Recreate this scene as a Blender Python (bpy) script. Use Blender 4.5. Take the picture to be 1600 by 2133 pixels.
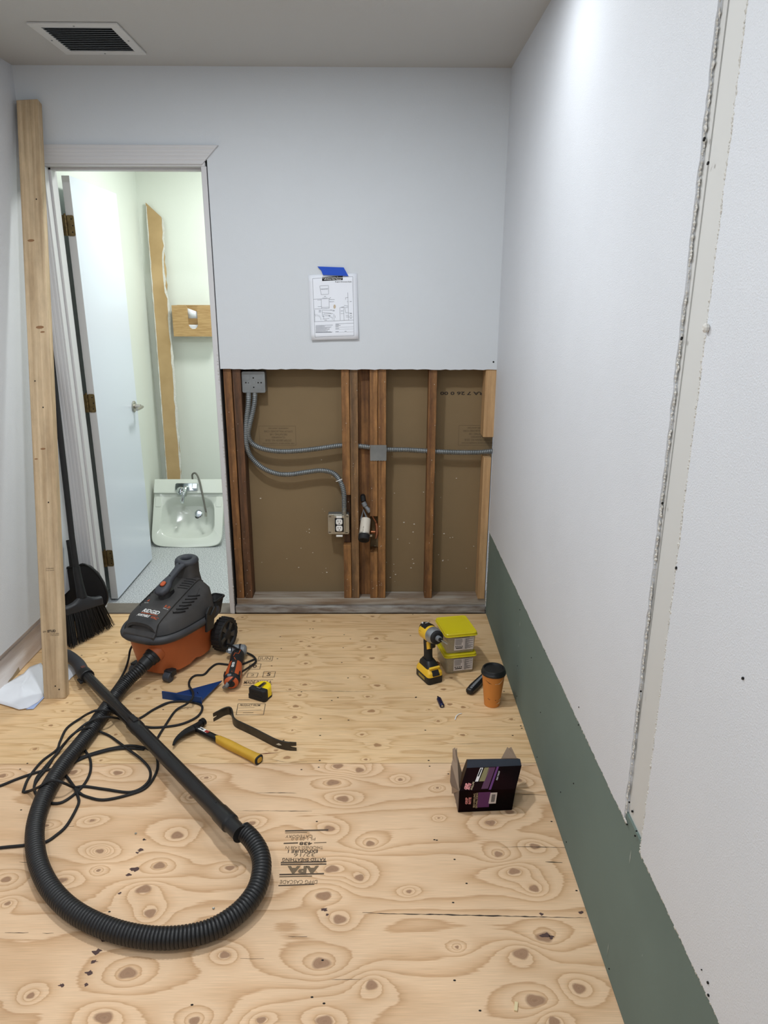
import bpy, math, random
import numpy as np
from mathutils import Vector, Matrix, noise
random.seed(7)
SC = bpy.context.scene
COL = SC.collection
pi = math.pi
for _o in list(bpy.data.objects):
    bpy.data.objects.remove(_o)

# ------------------------------------------------------------------ camera
FPX, PITCH, YAW, ROLL, CAMH = 1476.7, .2974, .0086, .0033, 1.575
cp, sp, cy, sy = math.cos(PITCH), math.sin(PITCH), math.cos(YAW), math.sin(YAW)
FWD = Vector((sy*cp, cy*cp, -sp)); R0 = Vector((cy, -sy, 0)); U0 = R0.cross(FWD)
RGT = R0*math.cos(ROLL) + U0*math.sin(ROLL)
UPV = -R0*math.sin(ROLL) + U0*math.cos(ROLL)
CAM = Vector((0, 0, CAMH))
cam_d = bpy.data.cameras.new('camera'); cam = bpy.data.objects.new('camera', cam_d); COL.objects.link(cam)
cam_d.sensor_fit = 'HORIZONTAL'; cam_d.sensor_width = 36.0; cam_d.lens = 36.0*FPX/1600.0
cam_d.clip_start = .02
cam.matrix_world = Matrix(((RGT.x, UPV.x, -FWD.x, 0), (RGT.y, UPV.y, -FWD.y, 0), (RGT.z, UPV.z, -FWD.z, CAMH), (0, 0, 0, 1)))
SC.camera = cam

def ray(x, y): return FWD + RGT*((x-800)/FPX) - UPV*((y-1066.5)/FPX)
def F(x, y, z=0.0):
    d = ray(x, y); return CAM + d*((z-CAMH)/d.z)
def B(x, y, Y):
    d = ray(x, y); return CAM + d*(Y/d.y)
def S(x, y, X):
    d = ray(x, y); return CAM + d*(X/d.x)

# ------------------------------------------------------------------ view, world, lights
SC.view_settings.view_transform = 'Standard'; SC.view_settings.look = 'None'
SC.view_settings.gamma = 1.0; SC.view_settings.use_curve_mapping = False
SC.view_settings.exposure = 0.0
W = bpy.data.worlds.new('world'); SC.world = W; W.use_nodes = True
W.node_tree.nodes['Background'].inputs[0].default_value = (.8, .88, 1, 1)
W.node_tree.nodes['Background'].inputs[1].default_value = .3

def area(name, loc, sx, sy_, power, col=(1, 1, 1), spread=180, rot=(0, 0, 0)):
    l = bpy.data.lights.new(name, 'AREA'); l.shape = 'RECTANGLE'; l.size = sx; l.size_y = sy_
    l.energy = power; l.color = col; l.spread = math.radians(spread)
    o = bpy.data.objects.new(name, l); COL.objects.link(o); o.location = loc; o.rotation_euler = rot
    return o
def spot(name, loc, power, ang, blend, col=(1, 1, 1), r=.06, rot=(0, 0, 0)):
    l = bpy.data.lights.new(name, 'SPOT'); l.energy = power; l.spot_size = math.radians(ang); l.spot_blend = blend
    l.shadow_soft_size = r; l.color = col
    o = bpy.data.objects.new(name, l); COL.objects.link(o); o.location = loc; o.rotation_euler = rot
    return o
D = 3.351; XR = .556; XL = -1.515; H = 2.477; CUT = 1.242
LAMPS = [(.24, 2.20, 3.1), (-.52, 2.02, 21), (-.25, .75, 8), (-.95, .45, 8), (-.40, -1.0, 12)]
def wafer(name, x, y, power, col, z=H-.0125, r=.14):
    l = bpy.data.lights.new(name, 'AREA'); l.shape = 'DISK'; l.size = r; l.energy = power; l.color = col
    o = bpy.data.objects.new(name, l); COL.objects.link(o); o.location = (x, y, z); return o
for _x, _y, _p in LAMPS: wafer('lamp_glow', _x, _y, _p, (.93, .97, 1.0))
RLAMP = (-.60, 4.05)
wafer('lamp_glow', RLAMP[0], RLAMP[1], 21, (.97, 1.0, .955), r=.30)

# ------------------------------------------------------------------ materials
def lin(c):
    return tuple((x/12.92 if x <= .04045 else ((x+.055)/1.055)**2.4) for x in c)
def rgb(r, g, b): return lin((r/255, g/255, b/255))
_M = {}
def pm(name, col, rough=.55, metal=0.0, var=0.0, vscale=8, col2=None, bump=0.0, bscale=200, stretch=(1, 1, 1), spec=.5,
       trans=0.0, alpha=1.0, coat=0.0, detail=4, ramp=(.35, .65), emit=None):
    if name in _M: return _M[name]
    m = bpy.data.materials.new(name); m.use_nodes = True; nt = m.node_tree; N = nt.nodes; L = nt.links
    b = N['Principled BSDF']
    b.inputs['Base Color'].default_value = (*col, 1); b.inputs['Roughness'].default_value = rough
    b.inputs['Metallic'].default_value = metal; b.inputs['Specular IOR Level'].default_value = spec
    if trans: b.inputs['Transmission Weight'].default_value = trans
    if coat: b.inputs['Coat Weight'].default_value = coat; b.inputs['Coat Roughness'].default_value = .15
    if alpha < 1: b.inputs['Alpha'].default_value = alpha
    if emit: b.inputs['Emission Color'].default_value = (*emit[0], 1); b.inputs['Emission Strength'].default_value = emit[1]
    if var or col2 or bump:
        tc = N.new('ShaderNodeTexCoord'); mp = N.new('ShaderNodeMapping'); mp.inputs['Scale'].default_value = stretch
        L.new(tc.outputs['Object'], mp.inputs['Vector'])
    if var or col2:
        n = N.new('ShaderNodeTexNoise'); n.inputs['Scale'].default_value = vscale; n.inputs['Detail'].default_value = detail
        L.new(mp.outputs[0], n.inputs['Vector'])
        r = N.new('ShaderNodeValToRGB'); r.color_ramp.elements[0].position = ramp[0]; r.color_ramp.elements[1].position = ramp[1]
        c2 = col2 if col2 else tuple(max(0, c*(1-var)) for c in col)
        r.color_ramp.elements[0].color = (*c2, 1); r.color_ramp.elements[1].color = (*col, 1)
        L.new(n.outputs['Fac'], r.inputs['Fac']); L.new(r.outputs['Color'], b.inputs['Base Color'])
    if bump:
        n2 = N.new('ShaderNodeTexNoise'); n2.inputs['Scale'].default_value = bscale; n2.inputs['Detail'].default_value = 3
        L.new(mp.outputs[0], n2.inputs['Vector'])
        bp = N.new('ShaderNodeBump'); bp.inputs['Strength'].default_value = bump; bp.inputs['Distance'].default_value = .002
        L.new(n2.outputs['Fac'], bp.inputs['Height']); L.new(bp.outputs[0], b.inputs['Normal'])
    _M[name] = m
    return m

M_wall = pm('painted_drywall', rgb(212, 215, 220), .6, bump=.5, bscale=330, var=.03, vscale=3, spec=.3)
M_wallback = pm('painted_wall_back', rgb(210, 215, 220), .75, bump=.2, bscale=180, var=.03, vscale=2, spec=.3)
M_ceil = pm('ceiling_paint', rgb(190, 190, 188), .85, bump=.2, bscale=150, spec=.2)
M_rest = pm('restroom_paint', rgb(222, 227, 220), .7, bump=.15, bscale=150)
M_trim = pm('trim_paint', rgb(206, 206, 208), .45, bump=.03, bscale=90)
M_door = pm('door_paint', rgb(214, 221, 234), .35, coat=.2)
M_dooredge = pm('door_edge_paint', rgb(196, 196, 196), .5)
M_dark = pm('dark_gap', rgb(16, 15, 15), .9)
M_hole = pm('hole_black', rgb(12, 11, 11), .9)
M_green = pm('green_board', rgb(106, 122, 115), .85, var=.14, vscale=2.2, bump=.1, bscale=60)
M_plaster = pm('torn_plaster', rgb(212, 210, 204), .95, bump=1, bscale=140, var=.12, vscale=60)
M_patch = pm('patch_board', rgb(203, 203, 200), .6, var=.04, vscale=2)
M_kraft = pm('kraft_paper_board', rgb(132, 112, 82), .9, var=.08, vscale=2.5, bump=.15, bscale=200)
M_ink = pm('faded_ink', rgb(96, 82, 62), .9)
M_inkd = pm('dark_ink', rgb(52, 44, 38), .9)
M_inkp = pm('stamp_ink', rgb(116, 98, 76), .9)
M_inkp2 = pm('stamp_ink_dark', rgb(84, 70, 56), .9)
def wood(name, c1, c2, sc=2.0, st=(30, 30, 1.2), rough=.65, mott=.0):
    m = pm(name, c1, rough, col2=c2, vscale=sc, stretch=st, bump=.25, bscale=6, detail=7, ramp=(.38, .62))
    if mott:
        nt = m.node_tree; N = nt.nodes; L = nt.links; b = N['Principled BSDF']; src = b.inputs['Base Color'].links[0].from_socket
        tc = N.new('ShaderNodeTexCoord'); mp = N.new('ShaderNodeMapping'); mp.inputs['Scale'].default_value = (9, 9, 3); L.new(tc.outputs['Object'], mp.inputs[0])
        n = N.new('ShaderNodeTexNoise'); n.inputs['Scale'].default_value = 2.4; n.inputs['Detail'].default_value = 6; n.inputs['Roughness'].default_value = .7; L.new(mp.outputs[0], n.inputs['Vector'])
        g = N.new('ShaderNodeMapRange'); g.inputs[1].default_value = .34; g.inputs[2].default_value = .66; g.inputs[3].default_value = 1-mott; g.inputs[4].default_value = 1+mott*.6; L.new(n.outputs['Fac'], g.inputs[0])
        v = N.new('ShaderNodeVectorMath'); v.operation = 'SCALE'; L.new(src, v.inputs[0]); L.new(g.outputs[0], v.inputs['Scale']); L.new(v.outputs[0], b.inputs['Base Color'])
    return m
M_stud = [wood('aged_stud_%d' % i, rgb(*a), rgb(*b), mott=.42) for i, (a, b) in enumerate([
    ((140, 98, 56), (104, 68, 38)), ((154, 110, 64), (116, 78, 44)), ((138, 104, 68), (98, 74, 50)), ((104, 70, 44), (76, 52, 34))])]
M_newstud = wood('new_pine_stud', rgb(196, 160, 116), rgb(176, 138, 96), mott=.12)
M_post = wood('stud_lumber', rgb(206, 182, 148), rgb(178, 152, 118), 1.6, (34, 34, 1.0), mott=.16)
M_plate = pm('grey_sole_plate', rgb(170, 162, 150), .8, col2=rgb(128, 108, 88), vscale=2.0, stretch=(2, 20, 20), bump=.4, bscale=30, detail=8)
M_plate2 = pm('caulked_edge', rgb(158, 156, 152), .8, col2=rgb(112, 100, 90), vscale=5, stretch=(2, 10, 10), bump=.8, bscale=40, detail=8)
M_steel = pm('galvanised_steel', rgb(140, 145, 147), .45, .6, var=.2, vscale=14)
M_steel2 = pm('bright_steel', rgb(176, 174, 164), .35, .8, var=.15, vscale=20)
M_chrome = pm('chrome', rgb(205, 210, 215), .08, 1.0)
M_satin = pm('satin_nickel', rgb(176, 172, 164), .3, .95)
M_brass = pm('tarnished_brass', rgb(122, 104, 70), .42, .8, var=.35, vscale=60)
M_white = pm('white_plastic', rgb(232, 232, 230), .35)
M_pvc = pm('white_pvc', rgb(214, 206, 192), .4)
M_blk = pm('black_plastic', rgb(30, 31, 33), .45, var=.3, vscale=20, spec=.4)
M_blkdull = pm('black_rubber', rgb(20, 20, 22), .7)
M_hose = pm('hose_plastic', rgb(22, 23, 25), .42, spec=.5)
M_lid = pm('dusty_black_plastic', rgb(36, 37, 40), .62, col2=rgb(66, 64, 63), vscale=7, bump=.25, bscale=900, ramp=(.45, .75), spec=.4)
M_lidr = pm('grey_black_rim', rgb(50, 52, 57), .5, col2=rgb(66, 66, 68), vscale=9, spec=.4)
M_handle = pm('grey_handle_plastic', rgb(58, 61, 68), .55)
M_orange = pm('orange_plastic', rgb(186, 98, 52), .45, var=.15, vscale=5)
M_orange2 = pm('bright_orange', rgb(190, 86, 42), .45)
M_copper = pm('copper', rgb(150, 96, 66), .4, .8, var=.3, vscale=30)
M_porc = pm('porcelain', rgb(216, 221, 213), .18, coat=.4)
M_bamboo = pm('bamboo', rgb(186, 154, 106), .5, col2=rgb(164, 130, 84), vscale=3, stretch=(5, 1, 60), detail=3)
M_vinyl = pm('speckled_vinyl', rgb(204, 206, 208), .4, col2=rgb(136, 142, 147), vscale=150, detail=2, ramp=(.36, .6))
M_thresh = pm('grey_threshold', rgb(120, 112, 102), .7, var=.2, vscale=10)
M_blue = pm('blue_metal', rgb(22, 62, 122), .4, .3)
M_bluedk = pm('blue_metal_dark', rgb(16, 38, 84), .45, .3)
M_bluetape = pm('painters_tape', rgb(20, 76, 190), .7)
M_paper = pm('white_paper', rgb(232, 236, 244), .8)
M_papb = pm('blue_paper_back', rgb(178, 196, 236), .8)
M_print = pm('printer_ink', rgb(62, 66, 76), .9)
M_printk = pm('printer_black', rgb(20, 20, 24), .9)
M_yel = pm('tool_yellow', rgb(236, 190, 48), .4)
M_yel2 = pm('tape_yellow', rgb(246, 214, 30), .35)
M_grip = pm('grip_yellow', rgb(206, 160, 48), .55, var=.12, vscale=20)
M_iron = pm('dark_steel', rgb(74, 70, 64), .45, .7, var=.3, vscale=18)
M_hblk = pm('hammer_black', rgb(28, 28, 29), .4, .5)
M_silver = pm('cast_aluminium', rgb(160, 164, 168), .35, .7)
M_greymid = pm('grey_plastic', rgb(120, 124, 128), .45)
M_cup = pm('orange_cup', rgb(212, 136, 62), .55)
M_cupd = pm('cup_print_brown', rgb(112, 62, 34), .6)
M_cupl = pm('cup_print_cream', rgb(220, 196, 160), .6)
M_lidblk = pm('cup_lid_black', rgb(26, 27, 28), .35)
M_clear = pm('clear_plastic', rgb(222, 210, 180), .2, trans=.0, alpha=.34)
M_ylid = pm('yellow_lid_plastic', rgb(224, 208, 30), .3, alpha=.82)
M_screws = pm('loose_screws', rgb(120, 104, 86), .5, .4, col2=rgb(66, 52, 42), vscale=150, bump=1, bscale=200)
M_label = pm('white_label', rgb(214, 206, 204), .6)
M_cart = pm('carton_black_print', rgb(10, 7, 8), .8, spec=.05, col2=rgb(30, 11, 13), vscale=9)
M_cartblue = pm('carton_blue_black', rgb(38, 44, 56), .4, var=.2, vscale=20)
M_kraftin = pm('carton_kraft_inside', rgb(140, 118, 98), .8)
M_purple = pm('carton_purple', rgb(86, 26, 96), .4)
M_purple2 = pm('carton_plum', rgb(74, 24, 62), .4)
M_pink = pm('carton_pink', rgb(206, 130, 130), .5)
M_olive = pm('carton_olive', rgb(122, 112, 70), .5)
M_bristle = pm('black_bristle', rgb(14, 14, 15), .6)
M_chip = pm('pale_wood_chip', rgb(226, 206, 160), .7)

# ------------------------------------------------------------------ mesh helpers
class MB:
    def __init__(s): s.v = []; s.f = []
    def add(s, vs, fs, M=None):
        n = len(s.v)
        for p in vs:
            p = Vector(p)
            s.v.append(M @ p if M is not None else p)
        s.f += [tuple(i+n for i in f) for f in fs]
        return s
    def box(s, c, d, M=None):
        x, y, z = c; a, b, e = d[0]/2, d[1]/2, d[2]/2
        vs = [(x+i*a, y+j*b, z+k*e) for k in (-1, 1) for j in (-1, 1) for i in (-1, 1)]
        return s.add(vs, [(0, 2, 3, 1), (4, 5, 7, 6), (0, 1, 5, 4), (2, 6, 7, 3), (0, 4, 6, 2), (1, 3, 7, 5)], M)
    def bx(s, x0, x1, y0, y1, z0, z1, M=None):
        return s.box(((x0+x1)/2, (y0+y1)/2, (z0+z1)/2), (abs(x1-x0), abs(y1-y0), abs(z1-z0)), M)
    def loft(s, rings, cap=True, M=None, closed=False):
        n = len(rings[0]); vs = [p for r in rings for p in r]; fs = []
        m = len(rings)
        for i in range(m if closed else m-1):
            a = i*n; b = ((i+1) % m)*n
            for j in range(n):
                k = (j+1) % n
                fs.append((a+j, a+k, b+k, b+j))
        if cap and not closed:
            fs.append(tuple(range(n))[::-1]); fs.append(tuple((m-1)*n+j for j in range(n)))
        return s.add(vs, fs, M)
    def lathe(s, prof, seg=24, M=None, cap=True):
        return s.loft([[(r*math.cos(2*pi*j/seg), r*math.sin(2*pi*j/seg), z) for j in range(seg)] for r, z in prof], cap, M)
    def tube(s, pts, r, seg=10, M=None, cap=True, closed=False, flat=1.0):
        P = [Vector(p) for p in pts]; n = len(P)
        rr = r if hasattr(r, '__len__') else [r]*n
        T = []
        for i in range(n):
            a = P[(i-1) % n] if (closed or i > 0) else P[i]; b = P[(i+1) % n] if (closed or i < n-1) else P[i]
            t = (b-a); T.append(t.normalized() if t.length > 1e-9 else Vector((0, 0, 1)))
        up = Vector((0, 0, 1)) if abs(T[0].z) < .9 else Vector((1, 0, 0))
        nv = (up - T[0]*up.dot(T[0])).normalized(); rings = []
        for i in range(n):
            nv = (nv - T[i]*nv.dot(T[i]))
            nv = nv.normalized() if nv.length > 1e-6 else T[i].orthogonal().normalized()
            bv = T[i].cross(nv)
            rings.append([tuple(P[i] + nv*(math.cos(2*pi*j/seg)*rr[i]*flat) + bv*(math.sin(2*pi*j/seg)*rr[i])) for j in range(seg)])
        return s.loft(rings, cap, M, closed)
    def prism(s, poly, a, b, M=None):
        """poly in xy, extruded z a..b"""
        n = len(poly)
        vs = [(x, y, a) for x, y in poly] + [(x, y, b) for x, y in poly]
        fs = [tuple(range(n))[::-1], tuple(range(n, 2*n))] + [(i, (i+1) % n, n+(i+1) % n, n+i) for i in range(n)]
        return s.add(vs, fs, M)
    def cyl(s, p0, p1, r, seg=16, r2=None, M=None): return s.tube([p0, p1], [r, r if r2 is None else r2], seg, M)

def link(name, me, mat, parent=None):
    o = bpy.data.objects.new(name, me); COL.objects.link(o)
    if mat is not None: me.materials.append(mat)
    if parent is not None: o.parent = parent
    return o
def obj(name, mb, mat, parent=None, smooth=30, bevel=0, world=False, bseg=2, label=None, solid=0, sub=0):
    """world=True: mb holds world coordinates and parent (chain) is unrotated"""
    me = bpy.data.meshes.new(name)
    vs = mb.v
    if world and parent is not None:
        off = Vector((0, 0, 0)); p = parent
        while p is not None: off += p.location; p = p.parent
        vs = [v-off for v in vs]
    me.from_pydata([tuple(v) for v in vs], [], mb.f); me.update()
    if smooth:
        me.polygons.foreach_set('use_smooth', [True]*len(me.polygons))
        me.set_sharp_from_angle(angle=math.radians(smooth))
    o = link(name, me, mat, parent)
    if solid:
        m = o.modifiers.new('s', 'SOLIDIFY'); m.thickness = solid; m.offset = 0
    if bevel:
        m = o.modifiers.new('b', 'BEVEL'); m.width = bevel; m.segments = bseg; m.limit_method = 'ANGLE'; m.angle_limit = math.radians(40)
    if sub:
        m = o.modifiers.new('u', 'SUBSURF'); m.levels = sub; m.render_levels = sub
    if label: o['label'] = label
    return o
def thing(name, label, cat, loc=(0, 0, 0), rotz=0, group=None):
    o = bpy.data.objects.new(name, None); COL.objects.link(o); o.empty_display_size = .05
    o.location = loc; o.rotation_euler = (0, 0, rotz); o['label'] = label; o['category'] = cat
    if group: o['group'] = group
    return o
def tag(o, label, cat, group=None):
    o['label'] = label; o['category'] = cat
    if group: o['group'] = group
    return o
def struct(o, label=None, cat=None):
    o['kind'] = 'structure'
    if label: o['label'] = label
    if cat: o['category'] = cat
    return o
def stuff(o): o['kind'] = 'stuff'; return o
def spline(pts, n=8, closed=False):
    P = [Vector(p) for p in pts]; out = []; m = len(P)
    g = (lambda i: P[i % m]) if closed else (lambda i: P[max(0, min(m-1, i))])
    for i in range(m if closed else m-1):
        a, b, c, d = g(i-1), g(i), g(i+1), g(i+2)
        for k in range(n):
            t = k/n
            out.append(.5*((2*b)+(-a+c)*t+(2*a-5*b+4*c-d)*t*t+(-a+3*b-3*c+d)*t**3))
    if not closed: out.append(P[-1])
    return out
def resample(P, step):
    out = [P[0]]; acc = 0
    for a, b in zip(P, P[1:]):
        L = (b-a).length
        if L < 1e-9: continue
        while acc+L >= step:
            t = (step-acc)/L; a = a+(b-a)*t; out.append(a.copy()); L = (b-a).length; acc = 0
            if L < 1e-9: break
        acc += L
    return out
def text_mb(s, size, width=None, bold=0.0, shear=0.0, align='CENTER'):
    c = bpy.data.curves.new('t', 'FONT'); c.body = s; c.size = size; c.align_x = align; c.align_y = 'CENTER'
    c.shear = shear; c.offset = bold; c.resolution_u = 2
    o = bpy.data.objects.new('t', c); COL.objects.link(o)
    dg = bpy.context.evaluated_depsgraph_get(); me = bpy.data.meshes.new_from_object(o.evaluated_get(dg))
    mb = MB(); vs = [v.co.copy() for v in me.vertices]; fs = [tuple(p.vertices) for p in me.polygons]
    if vs and width:
        xs = [v.x for v in vs]; w = max(xs)-min(xs); cx = (max(xs)+min(xs))/2
        for v in vs: v.x = (v.x-cx)*width/w
    mb.v = vs; mb.f = fs
    bpy.data.objects.remove(o); bpy.data.curves.remove(c); bpy.data.meshes.remove(me)
    return mb
def put(mb, M): mb.v = [M @ v for v in mb.v]; return mb
def merge(*ms):
    r = MB()
    for m in ms: r.add(m.v, m.f)
    return r
def frame(o, x, y):
    """matrix with origin o, x and y axes, z = x cross y"""
    x = Vector(x).normalized(); y = Vector(y); y = (y-x*y.dot(x)).normalized(); z = x.cross(y); o = Vector(o)
    return Matrix(((x.x, y.x, z.x, o.x), (x.y, y.y, z.y, o.y), (x.z, y.z, z.z, o.z), (0, 0, 0, 1)))
def rrect(w, h, r, n=4, cx=0, cy=0):
    out = []
    for qx, qy, a0 in ((1, 1, 0), (-1, 1, 90), (-1, -1, 180), (1, -1, 270)):
        for k in range(n+1):
            a = math.radians(a0+90*k/n); out.append((cx+qx*(w/2-r)+r*math.cos(a), cy+qy*(h/2-r)+r*math.sin(a)))
    return out
def disc_mb(c, r, nrm, seg=10, th=.0006, sx=1.0):
    nrm = Vector(nrm).normalized(); a = nrm.orthogonal().normalized(); b = nrm.cross(a); c = Vector(c)
    ring = lambda h: [tuple(c+a*(math.cos(2*pi*j/seg)*r*sx)+b*(math.sin(2*pi*j/seg)*r)+nrm*h) for j in range(seg)]
    return MB().loft([ring(-th), ring(th)])

# ================================================================== FLOOR
KN = [(13,1832,1),(16,1882,.7),(208,1773,.8),(205,1813,.6),(129,1834,.9),(369,1740,1.5),(332,1803,1.3),(300,1852,1.4),(313,1902,1.4),
(479,1808,.9),(525,1715,.9),(468,1989,1),(266,2027,1.5),(64,2074,.8),(217,2120,1.4),(405,2127,1.1),(544,2125,.8),
(686,1726,1.2),(771,1757,1.1),(692,1810,1.3),(749,1828,1.2),(675,1866,1.4),(852,1857,.6),(707,1915,1.4),(668,2006,1.5),(774,2052,1.3),
(677,2127,1.3),(952,1973,.5),(1022,1714,1.2),(1114,1763,1.1),(1038,1779,1.1),(1071,1815,1.1),(1113,1851,1.2),(1135,1952,1.5),
(1086,1987,1.5),(1206,2059,1.3),(1114,2084,1.5),(1154,2128,1.2),(106,1511,.8),(73,1560,.9),(152,1609,1.2),(245,1610,1.1),(210,1584,.6),
(192,1709,.6),(210,1773,.8),(5,1616,1),(167,1436,.8),(323,1436,.8),(287,1455,.8),(241,1530,.8),(131,1481,.6),(140,1464,.5),
(654,1294,.8),(776,1284,.9),(653,1328,.9),(627,1336,.8),(644,1346,.9),(784,1330,1.2),(769,1348,.9),(638,1364,1),(775,1371,1.1),(637,1382,1),
(759,1410,.8),(635,1426,1),(604,1436,.8),(786,1428,1.2),(624,1448,1),(766,1451,.9),(616,1471,1.2),(614,1494,1.2),(774,1481,1.3),
(940,1412,.9),(924,1436,1),(937,1467,1.1),(965,1473,1.1),(894,1478,.5),(913,1502,.9),(964,1531,.9),(1065,1498,.9),(754,1530,.8),
(786,1552,1.3),(609,1521,.6),(598,1578,1.1),(762,1582,.8),(575,1563,.7),(704,1596,1.3),(749,1604,1.3),(693,1630,1.4),(834,1624,.7),
(715,1664,1.4),(911,1641,.5),(914,1704,.4),(1061,1691,1),(242,1338,.8),(221,1360,.7),(215,1374,.6),(505,1286,.8),(501,1314,.8),
(391,1476,.6),(95,1720,.6),(400,1660,.9),(1080,1625,.9),(430,1620,.6)]
kn = np.array([[*F(x, y)[:2], s*.0125] for x, y, s in KN])

def vnoise(x, y, seed):
    r = np.random.RandomState(seed); T = r.rand(64, 64)
    xi = np.floor(x).astype(int); yi = np.floor(y).astype(int); fx = x-xi; fy = y-yi
    fx = fx*fx*fx*(fx*(fx*6-15)+10); fy = fy*fy*fy*(fy*(fy*6-15)+10)
    g = lambda i, j: T[i % 64, j % 64]
    return (g(xi, yi)*(1-fx)+g(xi+1, yi)*fx)*(1-fy)+(g(xi, yi+1)*(1-fx)+g(xi+1, yi+1)*fx)*fy

def ply_mat(name, light, mid, dark, kc, grain):
    m = bpy.data.materials.new(name); m.use_nodes = True; nt = m.node_tree; N = nt.nodes; L = nt.links
    b = N['Principled BSDF']; b.inputs['Roughness'].default_value = .62; b.inputs['Specular IOR Level'].default_value = .3
    def mth(op, a, c=None, d=None):
        n = N.new('ShaderNodeMath'); n.operation = op
        for i, v in enumerate((a, c, d)):
            if v is None: continue
            if isinstance(v, (int, float)): n.inputs[i].default_value = v
            else: L.new(v, n.inputs[i])
        return n.outputs[0]
    ph = N.new('ShaderNodeAttribute'); ph.attribute_name = 'phase'
    kt = N.new('ShaderNodeAttribute'); kt.attribute_name = 'knot'
    tc = N.new('ShaderNodeTexCoord')
    mp = N.new('ShaderNodeMapping'); mp.inputs['Scale'].default_value = (3, 40, 1); L.new(tc.outputs['Object'], mp.inputs[0])
    n1 = N.new('ShaderNodeTexNoise'); n1.inputs['Scale'].default_value = 4; n1.inputs['Detail'].default_value = 5; L.new(mp.outputs[0], n1.inputs['Vector'])
    mp2 = N.new('ShaderNodeMapping'); mp2.inputs['Scale'].default_value = (4, 260, 1); L.new(tc.outputs['Object'], mp2.inputs[0])
    n2 = N.new('ShaderNodeTexNoise'); n2.inputs['Scale'].default_value = 3; n2.inputs['Detail'].default_value = 5; L.new(mp2.outputs[0], n2.inputs['Vector'])
    n3 = N.new('ShaderNodeTexNoise'); n3.inputs['Scale'].default_value = 2.2; n3.inputs['Detail'].default_value = 3; L.new(tc.outputs['Object'], n3.inputs['Vector'])
    p = mth('ADD', ph.outputs['Fac'], mth('MULTIPLY', mth('SUBTRACT', n1.outputs['Fac'], .5), .35))
    fr = mth('FRACT', p)
    r = N.new('ShaderNodeValToRGB'); e = r.color_ramp.elements
    e[0].position = 0; e[0].color = (*light, 1); e[1].position = 1; e[1].color = (*light, 1)
    for po, c in ((.30, light), (.72, mid), (.92, dark)):
        q = e.new(po); q.color = (*c, 1)
    L.new(fr, r.inputs['Fac'])
    def mix(f, a, c, bt='MIX'):
        n = N.new('ShaderNodeMix'); n.data_type = 'RGBA'; n.blend_type = bt
        for i, v in ((0, f), (6, a), (7, c)):
            if isinstance(v, (int, float)): n.inputs[i].default_value = v
            elif isinstance(v, tuple): n.inputs[i].default_value = (*v, 1)
            else: L.new(v, n.inputs[i])
        return n.outputs[2]
    # fine grain
    g = N.new('ShaderNodeMapRange'); g.inputs[1].default_value = .3; g.inputs[2].default_value = .7; g.inputs[3].default_value = 1-grain; g.inputs[4].default_value = 1+grain*.5
    L.new(n2.outputs['Fac'], g.inputs[0])
    gc = N.new('ShaderNodeCombineColor'); [L.new(g.outputs[0], gc.inputs[i]) for i in range(3)]
    c = mix(1.0, r.outputs['Color'], gc.outputs[0], 'MULTIPLY')
    # broad tone
    g3 = N.new('ShaderNodeMapRange'); g3.inputs[1].default_value = .3; g3.inputs[2].default_value = .7; g3.inputs[3].default_value = .88; g3.inputs[4].default_value = 1.06
    L.new(n3.outputs['Fac'], g3.inputs[0])
    gc3 = N.new('ShaderNodeCombineColor'); [L.new(g3.outputs[0], gc3.inputs[i]) for i in range(3)]
    c = mix(1.0, c, gc3.outputs[0], 'MULTIPLY')
    # knots: attribute is 1 at the centre, 0 at 1 radius, negative out to -1 at 2 radii
    kr = N.new('ShaderNodeValToRGB'); e = kr.color_ramp.elements
    e[0].position = .44; e[0].color = (0, 0, 0, 1); e[1].position = .60; e[1].color = (.92, .92, .92, 1)
    L.new(kt.outputs['Fac'], kr.inputs['Fac'])
    kring = mth('FRACT', mth('MULTIPLY', kt.outputs['Fac'], 9.0))
    kcol = mix(mth('MULTIPLY', kring, .35), kc, tuple(x*.62 for x in kc))
    ke = N.new('ShaderNodeValToRGB'); e = ke.color_ramp.elements
    e[0].position = .86; e[0].color = (0, 0, 0, 1); e[1].position = 1; e[1].color = (.7, .7, .7, 1)
    L.new(kt.outputs['Fac'], ke.inputs['Fac'])
    kcol = mix(ke.outputs['Color'], kcol, tuple(x*.4 for x in kc))
    c = mix(kr.outputs['Color'], c, kcol)
    L.new(c, b.inputs['Base Color'])
    bp = N.new('ShaderNodeBump'); bp.inputs['Strength'].default_value = .12; bp.inputs['Distance'].default_value = .001
    L.new(n2.outputs['Fac'], bp.inputs['Height']); L.new(bp.outputs[0], b.inputs['Normal'])
    return m

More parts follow.
